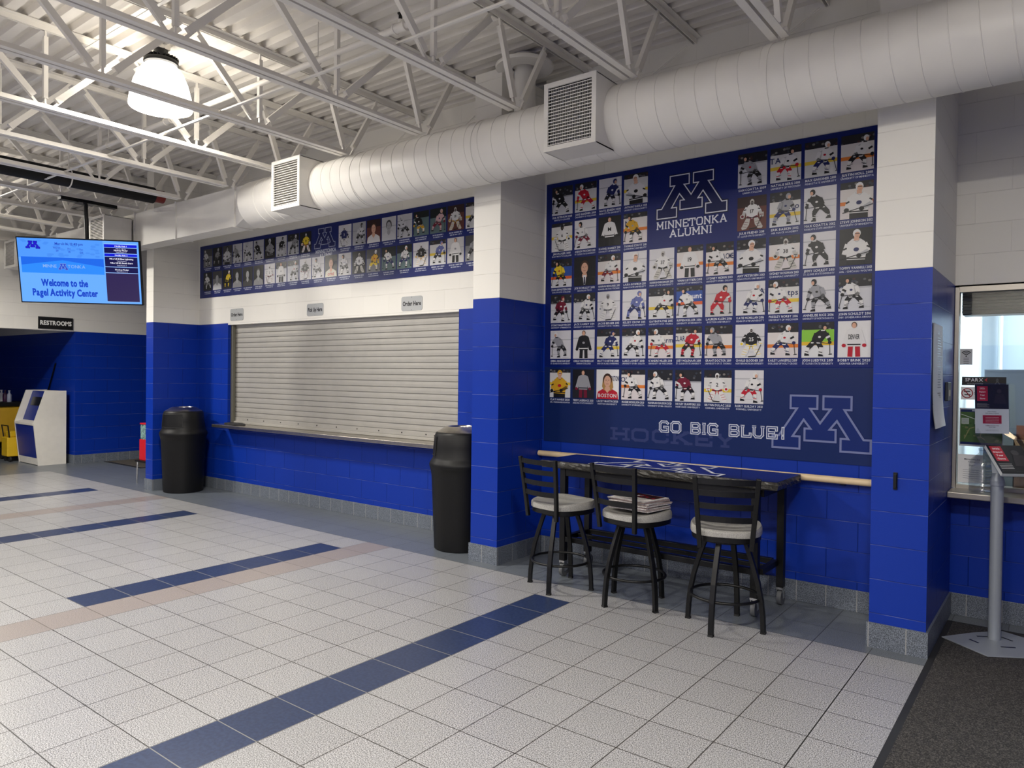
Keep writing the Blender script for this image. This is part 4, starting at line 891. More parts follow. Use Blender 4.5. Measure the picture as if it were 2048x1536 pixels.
p = Print((-1.475, .05, TZ), (1, 0, 0), (0, 1, 0)); mlogo(p, 0, .0, 1.01, .485, (14, 28, 112), (232, 234, 238), .026); p.build('emblem', M_PRINT, t, fix=False)
def tbox(nm, *a): b = MB(); b.box(*a); return b.build(nm, M_BLACK, t, bevel=.003)
for xb in (-2.24, -.69):
    for y in (.09, .46):
        x = xb+(0 if xb < -1 else (-.025 if y < .2 else .03))
        tbox('leg', x-.025, x+.025, y-.025, y+.025, .128, .855)
        b = MB(); b.tube([(x-.015, y+.01, .053), (x+.015, y+.01, .053)], .052, 24); w_ = b.build('caster', mat('grey_caster_rubber', (88, 90, 92), .5), t); ORG[w_.name] = ORG[t.name]
        b = MB(); b.box(x-.024, x+.024, y-.024, y+.024, .112, .128); b.bar((x-.019, y+.01, .045), (x-.019, y, .118), .004, .04, (0, 1, 0)); b.bar((x+.019, y+.01, .045), (x+.019, y, .118), .004, .04, (0, 1, 0)); b.build('caster_fork', M_CHROME, w_)
for y in (.09, .46):
    tbox('rail', -2.215, -.715, y-.02, y+.02, .28, .32); tbox('rail', -2.215, -.715, y-.02, y+.02, .80, .855)
for x in (-2.24, -.69): tbox('side_rail', x-.02, x+.02, .115, .435, .28, .32); tbox('side_rail', x-.02, x+.02, .115, .435, .80, .855)
tbox('rail', -2.215, -.715, .26, .29, .285, .315)

# ---------------------------------------------------------------- bar stools
def make_stool():
    t = thing('bar_stool', (0, 0, 0), 'x', 'stool')
    for k in range(4):
        a = k*PI/2; c, s = math.cos(a), math.sin(a); b = MB()
        path = [(.125, .562), (.148, .50), (.178, .41), (.208, .31), (.230, .20), (.241, .10), (.246, .0)]
        b.sweep([(c*r, s*r, z) for r, z in path], .032, .028, (c, s, .2)); lg = b.build('leg', M_BLACK, t, bevel=.003); ORG[lg.name] = ORG[t.name]
        b = MB(); b.box(c*.245-.016, c*.245+.016, s*.245-.016, s*.245+.016, 0, .012); b.build('foot_glide', M_RUB, lg)
    b = MB(); b.tube([(.216*math.cos(a), .216*math.sin(a), .205) for a in [i*PI/24 for i in range(48)]], .0095, 10, closed=True); b.build('foot_ring', M_BLACK, t)
    b = MB(); b.lathe([(.13, .548), (.145, .552), (.145, .566), (.12, .57)], 0, 0, 32); b.build('swivel_plate', M_BLACK, t)
    def outl(sx, sy, n=56, e=3.2):
        o = []
        for i in range(n):
            a = 2*PI*i/n; c, s = math.cos(a), math.sin(a); r = (abs(c)**e+abs(s)**e)**(-1/e); x, y = c*r*sx, s*r*sy
            if y < 0: x *= 1-.10*(-y/sy)
            o.append((x, y+.015))
        return o
    N = 56; O = outl(.215, .205); b = MB()
    pr = [(.94, .566), (1, .572), (1, .602), (.97, .603)]
    b.add([(x*k, y*k, z) for k, z in pr for x, y in O], [(i*N+j, i*N+(j+1) % N, (i+1)*N+(j+1) % N, (i+1)*N+j) for i in range(3) for j in range(N)], 0, None, True)
    b.add([(x*.94, y*.94, .566) for x, y in O], [tuple(range(N))]); b.build('seat_pan', M_BLACK, t)
    b = MB(); O = outl(.222, .212); vs = []; pr = [(.97, .603, 0), (1, .607, 0), (1.005, .628, 0), (.995, .642, .6), (.96, .649, 1), (.85, .649, 1), (.7, .645, 1), (.5, .64, 1), (.3, .637, 1), (.1, .636, 1)]
    for k, z, q in pr:
        for x, y in O:
            X, Y = x*k, y*k; dz = q*(.010*(abs(X)/.22)**2+ .008*max(0, Y/.22)-.006*(Y < 0)*(abs(Y)/.2)**2) ; vs.append((X, Y, z+dz))
    b.add(vs, [(i*N+j, i*N+(j+1) % N, (i+1)*N+(j+1) % N, (i+1)*N+j) for i in range(len(pr)-1) for j in range(N)], 0, None, True)
    b.add(vs[-N:], [tuple(range(N))], 0, None, True); b.build('seat_cushion', M_SEAT, t)
    zs = lambda z: ((z-.53)/.46)
    px = lambda z: .152+.036*zs(z); py = lambda z: -.196-.055*zs(z)**1.2 if z > .53 else -.196
    for s in (-1, 1):
        b = MB(); b.sweep([(s*px(z), py(z), z) for z in (.535, .60, .68, .76, .84, .92, .985)], .030, .024, (0, 1, 0)); b.build('back_post', M_BLACK, t, bevel=.004)
    for z in (.725, .805, .885, .958):
        b = MB(); n = 11; b.sweep([((-1+2*i/(n-1))*px(z)*.96, py(z)-.032*(1-(-1+2*i/(n-1))**2)-.002, z) for i in range(n)], .036, .007, (0, 1, 0)); b.build('back_slat', M_BLACK, t)
    return t
s0 = make_stool(); SEATP = ('seat_pan', 'seat_cushion', 'back_post', 'back_slat')
for i, (x, y, lr, sr, lb) in enumerate([(-2.103, -.157, 14, -12, 'left bar stool of the three with an empty grey fleck seat, beside the middle pilaster'), (-1.484, -.152, -26, -10.5, 'middle bar stool with a pile of newspapers on its seat'), (-.804, -.207, 2, 20.5, 'right bar stool with an empty grey seat, standing at the right end of the table')]):
    o = s0 if i == 0 else dup(s0, (0, 0, 0)); o.location = (x, y, 0); o.rotation_euler = (0, 0, math.radians(lr)); o['label'] = lb; o['group'] = 'black metal bar stools at the table'
    for c in o.children:
        if c.name.split('.')[0] in SEATP: c.rotation_euler = (0, 0, math.radians(sr-lr))
# newspapers
R = random.Random(11); z = .667; n0 = 9
NPL = ['newspaper lowest in the pile on the middle stool', 'newspaper second from the bottom of the pile on the middle stool', 'newspaper third from the bottom of the pile on the middle stool', 'newspaper just below the centre of the pile on the middle stool', 'newspaper at the centre of the pile on the middle stool', 'newspaper just above the centre of the pile on the middle stool',
       'newspaper third from the top of the pile on the middle stool', 'newspaper second from the top of the pile on the middle stool', 'newspaper with a dark red front page, topmost on the middle stool']
for k in range(n0):
    a = math.radians(R.uniform(-6, 6)-8); c, s = math.cos(a), math.sin(a); cx, cy = -1.465+R.uniform(-.012, .012), -.125+R.uniform(-.01, .01); hw, hd = .165, .135; th = .0072; b = MB(); vs = []
    nx = 9
    for lay in (0, 1):
        for i in range(nx):
            for q in (-1, 1):
                x = -hw+2*hw*i/(nx-1); y = q*hd; sag = .005*(abs(x)/hw)**3*(-1 if x < 0 else .3)
                vs.append((cx+c*x-s*y, cy+s*x+c*y, z+lay*th*(.98)+sag))
    m_ = 2*nx; fs = []
    for i in range(nx-1): fs += [(2*i, 2*i+1, 2*i+3, 2*i+2), (m_+2*i, m_+2*i+2, m_+2*i+3, m_+2*i+1), (2*i, 2*i+2, m_+2*i+2, m_+2*i), (2*i+1, m_+2*i+1, m_+2*i+3, 2*i+3)]
    fs += [(0, m_, m_+1, 1), (2*nx-2, 2*nx-1, m_+2*nx-1, m_+2*nx-2)]; b.add(vs, fs)
    col = [(206, 200, 196), (176, 160, 156), (196, 190, 188), (150, 132, 130)][k % 4]
    if k < n0-1: tag(b.build('newspaper', mat('newsprint_%d' % (k % 4), col, .8, noise=.25, nscale=60)), NPL[k], 'newspaper', 'newspapers piled on the middle stool')
    else:
        t = thing('newspaper', (cx, cy, z), NPL[k], 'newspaper', 'newspapers piled on the middle stool'); b.build('folded_sheets', mat('newsprint_0', (206, 200, 196), .8), t)
        p = Print((cx, cy, z+th+.003), (c, s, 0), (-s, c, 0)); p.rect(-hw+.02, -.02, hw-.02, hd-.02, (44, 16, 22), 1)
        for _ in range(14): p.ell(R.uniform(-hw+.03, hw-.03), R.uniform(0, hd-.03), R.uniform(.01, .03), R.uniform(.006, .015), R.choice([(150, 20, 40), (20, 18, 22), (210, 204, 204), (90, 40, 46)]), 2, 8)
        for _ in range(6): p.line(-hw+.03, -.03-_*.014, hw*.8, -.03-_*.014, .004, (90, 88, 88), 2)
        p.build('front_page', M_PRINT, t, fix=False)
    z += th+.0016

# ---------------------------------------------------------------- rubbish bins
def make_bin():
    t = thing('rubbish_bin', (0, 0, 0), 'x', 'bin'); n = 48
    b = MB(); b.lathe([(.236, 0), (.244, .008), (.274, .66), (.279, .70), (.288, .735), (.293, .75), (.293, .765), (.27, .765)], 0, 0, n); b.build('body', M_BPL, t)
    b = MB(); b.lathe([(.293, .755), (.297, .765), (.29, .79), (.27, .82), (.264, .835), (.256, .93), (.246, 1.04), (.236, 1.06), (.228, 1.066)], 0, 0, n); b.build('lid', M_BPL, t)
    b = MB(); b.lathe([(.232, 1.062), (.224, 1.068), (.15, 1.112), (.125, 1.116), (.118, 1.105), (.118, 1.09)], 0, 0, n, caps=False); b.lathe([(.12, 1.09), (.001, 1.09)], 0, 0, n, 1, caps=False); b.build('steel_top_ring', [M_STEEL, M_DARK], t, fix=False)
    b = MB(); vs = []; m_ = 9
    for i in range(m_):
        a = -PI/2+(-.5+i/(m_-1))*1.25
        for z, r in ((.862, .2645), (.905, .2625), (1.02, .2525)): vs.append((r*math.cos(a), r*math.sin(a), z))
    b.add(vs, [(3*i+j, 3*i+3+j, 3*i+4+j, 3*i+1+j) for i in range(m_-1) for j in (0, 1)], 0, None, True); sd = b.build('swing_door', M_BPL, t, fix=False); ORG[sd.name] = ORG[t.name]
    b = MB(); P = []
    for i in range(m_): a = -PI/2+(-.5+i/(m_-1))*1.3; P.append((.2665*math.cos(a), .2665*math.sin(a), .858))
    for i in range(m_)[::-1]: a = -PI/2+(-.5+i/(m_-1))*1.3; P.append((.2535*math.cos(a), .2535*math.sin(a), 1.026))
    b.tube(P, .0035, 6, closed=True); b.build('door_rim', M_RUB, sd)
    return t
b0 = make_bin()
for i, (x, y, rz, lb) in enumerate([(-8.394, .262, 22, 'black rubbish bin with domed swing door lid beside the far pilaster'), (-3.497, .285, -60, 'black rubbish bin partly hidden behind the left of the middle pilaster')]):
    o = b0 if i == 0 else dup(b0, (0, 0, 0)); o.location = (x, y, 0); o.rotation_euler = (0, 0, math.radians(rz)); o['label'] = lb; o['group'] = 'black rubbish bins'
# ---------------------------------------------------------------- floor mats
t = thing('floor_mat', (.4, -1, 0), 'large dark ribbed entrance mat in the lower right corner', 'mat')
b = MB(); b.box(.347, 3.1, -6.5, .80, 0, .009); b.build('carpet', M_CARPET, t)
b = MB(); b.box(.312, .347, -6.5, .835, 0, .006); b.box(.347, 3.1, .80, .835, 0, .006); b.build('rubber_border', M_RUB, t, bevel=.002)
t = thing('floor_mat', (-11.7, 1.6, 0), 'brown grey mat in the far passage beside the left wall', 'mat')
b = MB(); b.box(-12.3, -11.06, 1.0, 2.9, 0, .009); b.build('carpet', carpet_mat('brown_mat_carpet', (78, 72, 64), (50, 46, 40), (100, 94, 84)), t)
b = MB(); b.box(-12.34, -11.03, .95, 1.0, 0, .006); b.box(-11.06, -11.03, 1.0, 2.9, 0, .006); b.build('rubber_border', M_RUB, t)
# small black latch on the right pilaster
b = MB(); b.box(.118, .14, -.012, -.001, .95, 1.05); b.box(.121, .137, -.022, -.012, .96, 1.04); tag(b.build('wall_bracket', M_BLACK, bevel=.002), 'small black upright bracket on the front of the right hand pilaster', 'bracket')

# ---------------------------------------------------------------- television
t = thing('television', (-8.30, -1.05, 2.744), 'wide flat television on a black ceiling pole, showing a blue welcome screen', 'television')
ya, ti = .824, .198; nn = Vector((math.sin(ya)*math.cos(ti), -math.cos(ya)*math.cos(ti), -math.sin(ti))); rr = Vector((math.cos(ya), math.sin(ya), 0)); uu = rr.cross(-nn)
if uu.z < 0: uu = -uu
TC = Vector((-8.30, -1.05, 2.744)); TW, TH = 1.33, .76
def tvb(x0, x1, y0, y1, z0, z1): return [tuple(TC+rr*x+uu*y+nn*z) for z in (z0, z1) for y in (y0, y1) for x in (x0, x1)]
F8 = [(0, 2, 3, 1), (4, 5, 7, 6), (0, 1, 5, 4), (2, 6, 7, 3), (0, 4, 6, 2), (1, 3, 7, 5)]
b = MB(); b.add(tvb(-TW/2, TW/2, -TH/2, TH/2, -.05, -.001), F8); b.build('casing', M_BLACK, t, bevel=.004)
b = MB(); b.add(tvb(-.2, .2, -.15, .15, -.10, -.05), F8); b.bar(tuple(TC-nn*.1), (-8.32, -1.02+.08, 2.95), .05, .05); b.build('mount_bracket', M_BLACK, t)
b = MB(); b.tube([(-8.32, -.96, 2.80), (-8.30, -1.0, 3.575)], .024, 14); b.build('ceiling_pole', M_BLACK, t)
b = MB(); b.box(-8.345, -8.255, -1.28, -.66, 3.545, 3.584); b.box(-8.38, -8.22, -1.10, -.90, 3.54, 3.56); b.build('support_bar', M_BLACK, t)
p = Print(TC, rr, uu); w2, h2 = TW/2-.014, TH/2-.014
if p.n.dot(nn) < 0: p.n = -p.n
SK = (96, 160, 248)
p.rect(-w2, -h2, w2, h2, SK, 0)
def U(a): return -w2+2*w2*a
def V(a): return h2-2*h2*a
p.rect(U(0), V(.30), U(.70), V(0), (74, 142, 236), 1)
R = random.Random(2)
for _ in range(40): p.ell(U(R.uniform(.02, .68)), V(R.uniform(.03, .27)), .03, .012, (66, 132, 226), 1.5, 6)
p.rect(U(.02), V(.54), U(.70), V(.29), (24, 96, 216), 2); p.poly([(U(.02), V(.54)), (U(.70), V(.54)), (U(.70), V(.42)), (U(.36), V(.33)), (U(.02), V(.42))], (40, 128, 236), 3)
p.text('MINNE', U(.25), V(.45), .036, (120, 160, 220), 4); p.text('TONKA', U(.47), V(.45), .036, (120, 160, 220), 4); mlogo(p, U(.36), V(.48), .10, .07, (20, 60, 190), (110, 130, 190), .004, None, 5)
mlogo(p, U(.125), V(.16), .15, .085, (28, 20, 190), (12, 10, 130), .004, None, 2)
p.text('March 16, 12:45 pm', U(.42), V(.09), .028, (30, 60, 170), 2, maxw=.3)
p.text('39', U(.32), V(.20), .022, (40, 80, 190), 2); p.text('14', U(.42), V(.21), .022, (40, 80, 190), 2); p.text('23', U(.52), V(.215), .022, (40, 80, 190), 2)
p.text('NOW', U(.32), V(.15), .02, (40, 80, 190), 2); p.text('Fri', U(.42), V(.16), .02, (40, 80, 190), 2); p.text('Sat', U(.52), V(.165), .02, (40, 80, 190), 2)
p.text('Welcome to the', U(.36), V(.745), .078, (14, 62, 184), 3, maxw=.50, bold=.0045); p.text('Pagel Activity Center', U(.36), V(.90), .078, (14, 62, 184), 3, maxw=.70, bold=.0045)
def row(a, b_, c): p.rect(U(.71), V(b_), U(.985), V(a), c, 2)
p.rect(U(.71), V(.97), U(.985), V(.04), (150, 190, 250), 1.5)
row(.05, .098, (8, 22, 200)); row(.104, .19, (12, 10, 66)); row(.198, .24, (8, 22, 200)); row(.246, .405, (12, 10, 66)); row(.413, .50, (12, 10, 66)); row(.508, .965, (40, 28, 72))
for tx, v, h in (('PAGEL Rink 1', .088, .016), ('Hockey Finder', .155, .017), ('PAGEL Rink 2', .232, .016), ('Nike U8 B1 Blue Lightning', .29, .017), ('Nike U8 B2 South Stars', .355, .017), ('Hockey Finder', .462, .017)): p.text(tx, U(.85), V(v), h, (236, 236, 250), 4, maxw=.28)
for tx, v in (('10:15 am - 11:15 am', .125), ('Team Rooms: 1, 4', .18), ('Team Rooms: 3', .32), ('Team Rooms: 5', .39), ('Team Rooms: 2, 4', .49)): p.text(tx, U(.85), V(v), .011, (190, 190, 220), 4, maxw=.2)
p.build('screen', M_SCREEN, t, fix=False)
# ---------------------------------------------------------------- kiosk in the restroom opening
t = thing('kiosk', (-12.95, .2, 0), 'white angular kiosk cabinet with a blue front panel at the restroom opening', 'kiosk')
side = [(0, .0), (-.07, .70), (.10, 1.235), (.42, 1.235), (.42, 0)]
TT = lambda x0: (lambda x, y, z: (x0+z, x, y))
for nm, x0 in (('side_panel', -13.36), ('side_panel', -12.545)):
    b = MB(); b.prism(side, 0, .025, T=TT(x0)); b.build(nm, M_KWHITE, t)
b = MB(); b.box(-13.335, -12.545, .40, .42, 0, 1.23); b.box(-13.335, -12.545, .02, .40, .02, .04); b.build('back_panel', M_KWHITE, t)
b = MB(); b.prism([(-.005, .12), (-.062, .66), (-.04, .66), (.02, .12)], 0, .79, T=TT(-13.335)); b.build('front_panel', M_KBLUE, t)
b = MB(); b.prism([(.002, .01), (-.008, .12), (.02, .12), (.02, .01)], 0, .79, T=TT(-13.335)); b.build('kick_panel', M_KWHITE, t)
b = MB(); b.prism([(-.072, .665), (-.072, .70), (.05, .73), (.05, .665)], 0, .79, T=TT(-13.335)); b.build('shelf', M_KWHITE, t)
b = MB(); b.prism([(.05, .73), (.20, 1.22), (.22, 1.22), (.07, .73)], 0, .79, T=TT(-13.335)); b.build('inner_panel', M_KBLUE, t)
b = MB(); b.prism([(.115, .98), (.155, 1.12), (.17, 1.12), (.13, .98)], 0, .55, T=TT(-13.2)); b.build('monitor', M_DARK, t)
b = MB(); b.prism([(.10, .98), (.14, 1.11), (.145, 1.11), (.105, .98)], 0, .14, T=TT(-12.76)); b.build('card', M_PAPER, t)
# cleaning cart, bucket, mop handle, bottles
t = thing('cleaning_cart', (-14.2, .1, 0), 'dark cleaning cart with a yellow bag at the left edge', 'cart')
b = MB(); b.prism([(-14.62, -.12), (-13.93, -.12), (-13.90, .34), (-14.62, .34)], .30, .93); b.build('yellow_bag', mat('yellow_vinyl', (178, 140, 24), .5, noise=.1, nscale=5), t, bevel=.02)
b = MB(); b.box(-14.65, -13.88, -.15, .37, .93, 1.0); b.box(-15.3, -13.9, -.12, .34, .14, .20); b.box(-15.3, -14.66, -.12, .34, .55, .60); b.box(-15.3, -15.24, -.12, .34, .2, 1.0); b.build('frame', M_BPL, t, bevel=.01)
b = MB(); b.box(-14.28, -14.06, -.128, -.122, .77, .82); b.build('red_badge', mat('red_badge', (150, 26, 26), .5), t)
for x, y in ((-15.2, -.05), (-15.2, .28), (-14.0, -.05), (-14.0, .28)):
    b = MB(); b.tube([(x, y-.015, .07), (x, y+.015, .07)], .07, 18); b.build('wheel', M_RUB, t)
for k, (x, c, lb) in enumerate(((-14.5, (224, 224, 226), 'white spray bottle on the cleaning cart, next to the dark one'), (-14.32, (60, 20, 60), 'dark bottle standing on the cleaning cart'), (-14.12, (150, 156, 176), 'pale bottle at the right end of the cleaning cart top'))):
    b = MB(); b.lathe([(.035, 1.001), (.037, 1.01), (.037, 1.13), (.015, 1.16), (.014, 1.19), (.02, 1.19), (.02, 1.21)], x, .1, 16)
    tag(b.build('bottle', mat('bottle_%d' % k, c, .4)), lb, 'bottle', 'bottles on the cleaning cart')
t = thing('mop_bucket', (-13.56, -.02, 0), 'yellow mop bucket standing left of the white kiosk', 'bucket')
b = MB(); b.prism([(-13.70, -.15), (-13.43, -.15), (-13.41, .18), (-13.72, .18)], .09, .42); b.prism([(-13.68, -.1), (-13.45, -.1), (-13.45, .08), (-13.68, .08)], .42, .52); b.build('bucket', M_YEL, t, bevel=.015)
b = MB(); b.tube([(-13.69, -.12, .42), (-13.72, -.14, .62), (-13.43, -.14, .62), (-13.43, -.12, .42)], .01, 8); b.build('handle', M_BLACK, t)
for x, y in ((-13.66, -.1), (-13.46, -.1), (-13.66, .13), (-13.46, .13)):
    b = MB(); b.tube([(x, y-.012, .045), (x, y+.012, .045)], .045, 14); b.build('wheel', M_RUB, t)
t = thing('mop', (-14.1, .45, 0), 'long black mop handle leaning against the blue wall behind the kiosk', 'mop')
b = MB(); b.tube([(-14.1, .45, .10), (-13.14, .482, 1.70)], .012, 8); b.build('handle', M_BLACK, t)
b = MB(); b.tube([(-14.13, .44, .0), (-14.1, .45, .16)], .05, 10, rs=[.055, .02]); b.build('mop_head', mat('mop_cotton', (120, 112, 98), .9), t)
# chrome legged stand and the red display on it, just left of the far pilaster
t = thing('folding_chair', (-9.35, .35, 0), 'small chrome legged seat half hidden behind the left pilaster', 'chair')
for x, y in ((-9.53, .2), (-9.15, .2), (-9.53, .55), (-9.15, .55)):
    b = MB(); b.tube([(x-.02 if x < -9.3 else x+.02, y, 0), (x, y, .30)], .011, 8); b.build('leg', M_CHROME, t)
b = MB(); b.box(-9.56, -9.12, .17, .58, .30, .325); b.build('seat', M_BPL, t, bevel=.008)
t = thing('display_box', (-9.35, .35, .326), 'narrow red box with a patterned upper half standing on the small seat', 'box')
b = MB(); b.box(-9.525, -9.2, .22, .50, .326, .62); b.box(-9.515, -9.2, .22, .50, .83, .85); b.build('red_base', mat('red_plastic', (190, 20, 34), .4), t, bevel=.004)
b = MB(); b.box(-9.51, -9.21, .23, .49, .62, .83)
b.build('patterned_window', mat('patterned_card', (110, 140, 136), .4, noise=.8, nscale=45), t)
# ---------------------------------------------------------------- notices on the side of the right pilaster
t = thing('notice_sheets', (RR, .22, 1.3), 'long white notice sheets taped to the side of the right hand pilaster', 'notice')
b = MB(); vs = []; NZ = 12
for i in range(NZ+1):
    z = 1.92-.61*i/NZ; cu = .004+(.016*((i-8)/4)**2 if i > 8 else 0)
    for y in (.03+.03*i/NZ, .415+.09*i/NZ): vs.append((RR+cu+(.002 if y < .1 else 0), y, z))
b.add(vs, [(2*i, 2*i+1, 2*i+3, 2*i+2) for i in range(NZ)]); b.add([(x-.003, y, z) for x, y, z in vs], [(2*i, 2*i+2, 2*i+3, 2*i+1) for i in range(NZ)]); b.build('paper', M_PAPER, t, fix=False)
p = Print((RR+.0045, .03, 1.31), (0, 1, 0), (0, 0, 1)); R = random.Random(4)
p.text('WELCOME', .2, .555, .02, (120, 124, 128), 1); 
for k in range(20):
    z = .53-k*.0155; p.rect(.05+R.random()*.03, z, .30+R.random()*.06, z+.006, (150, 154, 158) if k % 5 else (190, 194, 196), 1)
for k in range(7): p.rect(.02, .20-k*.012, .34, .206-k*.012, (120, 116, 112), 1)
p.build('printed_lines', M_PRINT, t, fix=False)
t = thing('wall_keypad', (RR, .62, 1.47), 'small dark wall plate with a pale panel beside the notice sheets', 'plate')
b = MB(); b.box(RR+.001, RR+.018, .60, .75, 1.46, 1.58); b.build('plate', mat('dark_plate', (44, 48, 56), .4), t, bevel=.003)
b = MB(); b.box(RR+.018, RR+.02, .64, .70, 1.49, 1.53); b.build('button_panel', M_FRAME, t)
# ---------------------------------------------------------------- sheets taped inside the service window
GY = WINY+.028
def sheet(x0, x1, z0, z1, c, label, nm='window_notice'):
    t = thing(nm, ((x0+x1)/2, GY, z0), label, 'notice', 'notices on the service window'); b = MB(); b.box(x0, x1, GY-.0012, GY, z0, z1); b.build('sheet', mat('sheet_%d_%d_%d' % c, c, .6), t)
    return t, Print((x0, GY-.0012, z0), (1, 0, 0), (0, 0, 1)), x1-x0, z1-z0
t, p, w_, h_ = sheet(.332, .404, 1.698, 1.806, (196, 198, 200), 'grey notice with a wireless symbol on the window, topmost of the notices')
for r_ in (.036, .026, .016):
    P = [(w_/2+r_*math.cos(a), h_*.52+r_*math.sin(a)) for a in [math.radians(45+i*15) for i in range(7)]]
    for a, c in zip(P, P[1:]): p.line(*a, *c, .006, (16, 16, 18), 1)
p.ell(w_/2, h_*.54, .005, .005, (16, 16, 18), 1, 10)
for k in range(4): p.rect(w_*.28, .008+k*.012, w_*.72, .011+k*.012, (70, 72, 76), 1)
p.build('symbol', M_PRINT, t, fix=False)
t, p, w_, h_ = sheet(.346, .596, 1.56, 1.617, (18, 18, 20), 'black notice reading SPARX on the window')
p.text('SPARX', .07, .026, .022, (226, 226, 228), 1, maxw=.11); p.poly([(.128, .037), (.146, .05), (.14, .037), (.146, .024)], (190, 30, 40), 1); p.text('NOW SHARPENING', .075, .008, .008, (150, 150, 152), 1, maxw=.09)
p.ell(.2, .035, .008, .014, (70, 72, 74), 1, 8); p.line(.2, .03, .215, .008, .005, (80, 80, 82), 1); p.line(.2, .03, .188, .008, .005, (80, 80, 82), 1)
p.build('lettering', M_PRINT, t, fix=False)
t, p, w_, h_ = sheet(.342, .50, 1.463, 1.548, (236, 236, 236), 'pale notice with a red crossed out skate symbol on the window')
p.ell(.036, .043, .034, .034, (150, 20, 36), 1, 24); p.ell(.036, .043, .028, .028, (234, 234, 234), 2, 24); p.rect(.016, .052, .052, .058, (20, 20, 22), 3); p.rect(.02, .030, .056, .036, (20, 20, 22), 3)
p.line(.018, .066, .054, .02, .006, (150, 20, 36), 4); p.text('SKATES', .11, .035, .016, (30, 30, 34), 1, maxw=.07); p.build('symbol', M_PRINT, t, fix=False)
t, p, w_, h_ = sheet(.336, .585, 1.148, 1.405, (188, 192, 198), 'green map notice with a navy border on the window')
p.rect(.006, .012, w_-.006, h_-.008, (20, 34, 84), 1); p.rect(.006, .028, w_-.006, h_-.026, (66, 96, 48), 2); p.text('MINNETONKA', .12, h_-.021, .010, (190, 196, 214), 2)
R = random.Random(8)
for _ in range(30): p.ell(R.uniform(.02, w_-.03), R.uniform(.04, .16), R.uniform(.004, .014), R.uniform(.003, .01), R.choice([(50, 80, 38), (84, 110, 60), (112, 116, 78)]), 3, 8)
Q = [(.03, .05), (.06, .12), (.10, .135), (.13, .11), (.12, .07), (.15, .045)]
for a, c in zip(Q, Q[1:]): p.line(*a, *c, .006, (132, 132, 84), 4)
p.line(.01, .215, .09, .185, .004, (196, 206, 196), 4); p.line(.09, .19, .09, .15, .004, (196, 206, 196), 4); p.rect(.012, .15, .055, .19, (176, 186, 178), 4)
for k in range(5): p.rect(.016, .155+k*.007, .05, .157+k*.007, (110, 120, 112), 5)
p.build('map_print', M_PRINT, t, fix=False)
t, p, w_, h_ = sheet(.332, .475, .90, 1.092, (240, 240, 240), 'white typed notice low on the window behind the plastic jug')
p.text('Minnetonka Ice', w_/2+.01, .155, .010, (60, 62, 66), 1, maxw=.09); p.text('Center', w_/2+.01, .138, .010, (60, 62, 66), 1); p.text('Page 1', w_/2+.01, .115, .008, (60, 62, 66), 1)
for k in range(5): p.rect(.03, .03+k*.014, .12, .032+k*.014, (120, 122, 126), 1)
p.build('typed_lines', M_PRINT, t, fix=False)
# ---------------------------------------------------------------- plastic jug on the ledge
t = thing('plastic_jug', (.487, .90, .863), 'large clear ribbed plastic jug standing on the window ledge', 'jug')
prof = [(.06, .864), (.076, .868), (.079, .885), (.074, .895), (.079, .91)]; z = .925
while z < 1.03: prof += [(.079, z), (.075, z+.006), (.079, z+.012)]; z += .018
prof += [(.079, 1.045), (.07, 1.075), (.045, 1.10), (.024, 1.118), (.022, 1.14)]
b = MB(); b.lathe(prof, .487, .90, 36, caps=False); b.lathe([(.0, .866), (.062, .866)], .487, .90, 36, caps=False); b.build('bottle', M_JUG, t, fix=False)
b = MB(); b.lathe([(.026, 1.135), (.027, 1.15), (.020, 1.152)], .487, .90, 24); b.build('rim', M_JUG, t)
# ---------------------------------------------------------------- brochure stand
t = thing('brochure_stand', (.588, .576, .009), 'grey pole brochure stand with acrylic trays on the entrance mat', 'stand')
b = MB(); b.prism([(.328, .419), (.58, .226), (.86, .40), (.86, .66), (.613, .777), (.474, .628)], .0095, .0165); b.build('base_plate', M_GREY, t, bevel=.002)
for a, c in (((.50, .56), (.56, .60)), ((.47, .47), (.52, .43)), ((.62, .64), (.68, .60)), ((.63, .44), (.70, .48))):
    b = MB(); b.bar((*a, .0168), (*c, .0168), .012, .002); b.build('slot', M_DARK, t)
b = MB(); b.tube([(.588, .576, .0165), (.588, .576, .965)], .034, 28); b.build('pole', M_GREY, t)
b = MB(); b.tube([(.588, .576, .955), (.588, .576, .985)], .039, 28); b.tube([(.588, .576, .985), (.588, .576, 1.03)], .03, 16, rs=[.037, .025]); b.bar((.588, .576, 1.02), (.57, .60, 1.16), .05, .02, (0, 1, 0)); b.build('collar', M_GREY, t)
ph = math.radians(33); rv = Vector((math.cos(ph), math.sin(ph), 0)); nv = Vector((math.sin(ph), -math.cos(ph), 0)); L0 = Vector((.463, .60, 1.262)); HW = .205
dn = (nv*.275+Vector((0, 0, -.232))).normalized(); tn = rv.cross(-dn); tn = tn if tn.z > 0 else -tn; LEN = .36; upv = Vector((0, 0, 1))*.995-nv*.06; upv.normalize(); hn = rv.cross(upv); hn = hn if hn.dot(nv) > 0 else -hn
def slabq(o, a, b_, n_, th, mb, la, lb): return mb.add([tuple(o+a*x+b_*y+n_*z) for z in (0, th) for y in (0, lb) for x in (0, la)], F8)
b = MB(); slabq(L0, rv, upv, hn, .003, b, HW, .315); slabq(L0+hn*.008, rv, upv, hn, .003, b, HW, .315); b.build('sign_holder', M_ACRYL, t)
b = MB()
for kk in (0, 1):
    o = L0+rv*(kk*.225); slabq(o, rv, dn, tn, .003, b, .215, LEN); slabq(o, dn, tn, rv, .003, b, LEN, .05); slabq(o+rv*.212, dn, tn, rv, .003, b, LEN, .05); slabq(o+dn*LEN, rv, tn, dn, .003, b, .215, .055)
b.build('literature_tray', M_ACRYL, t)
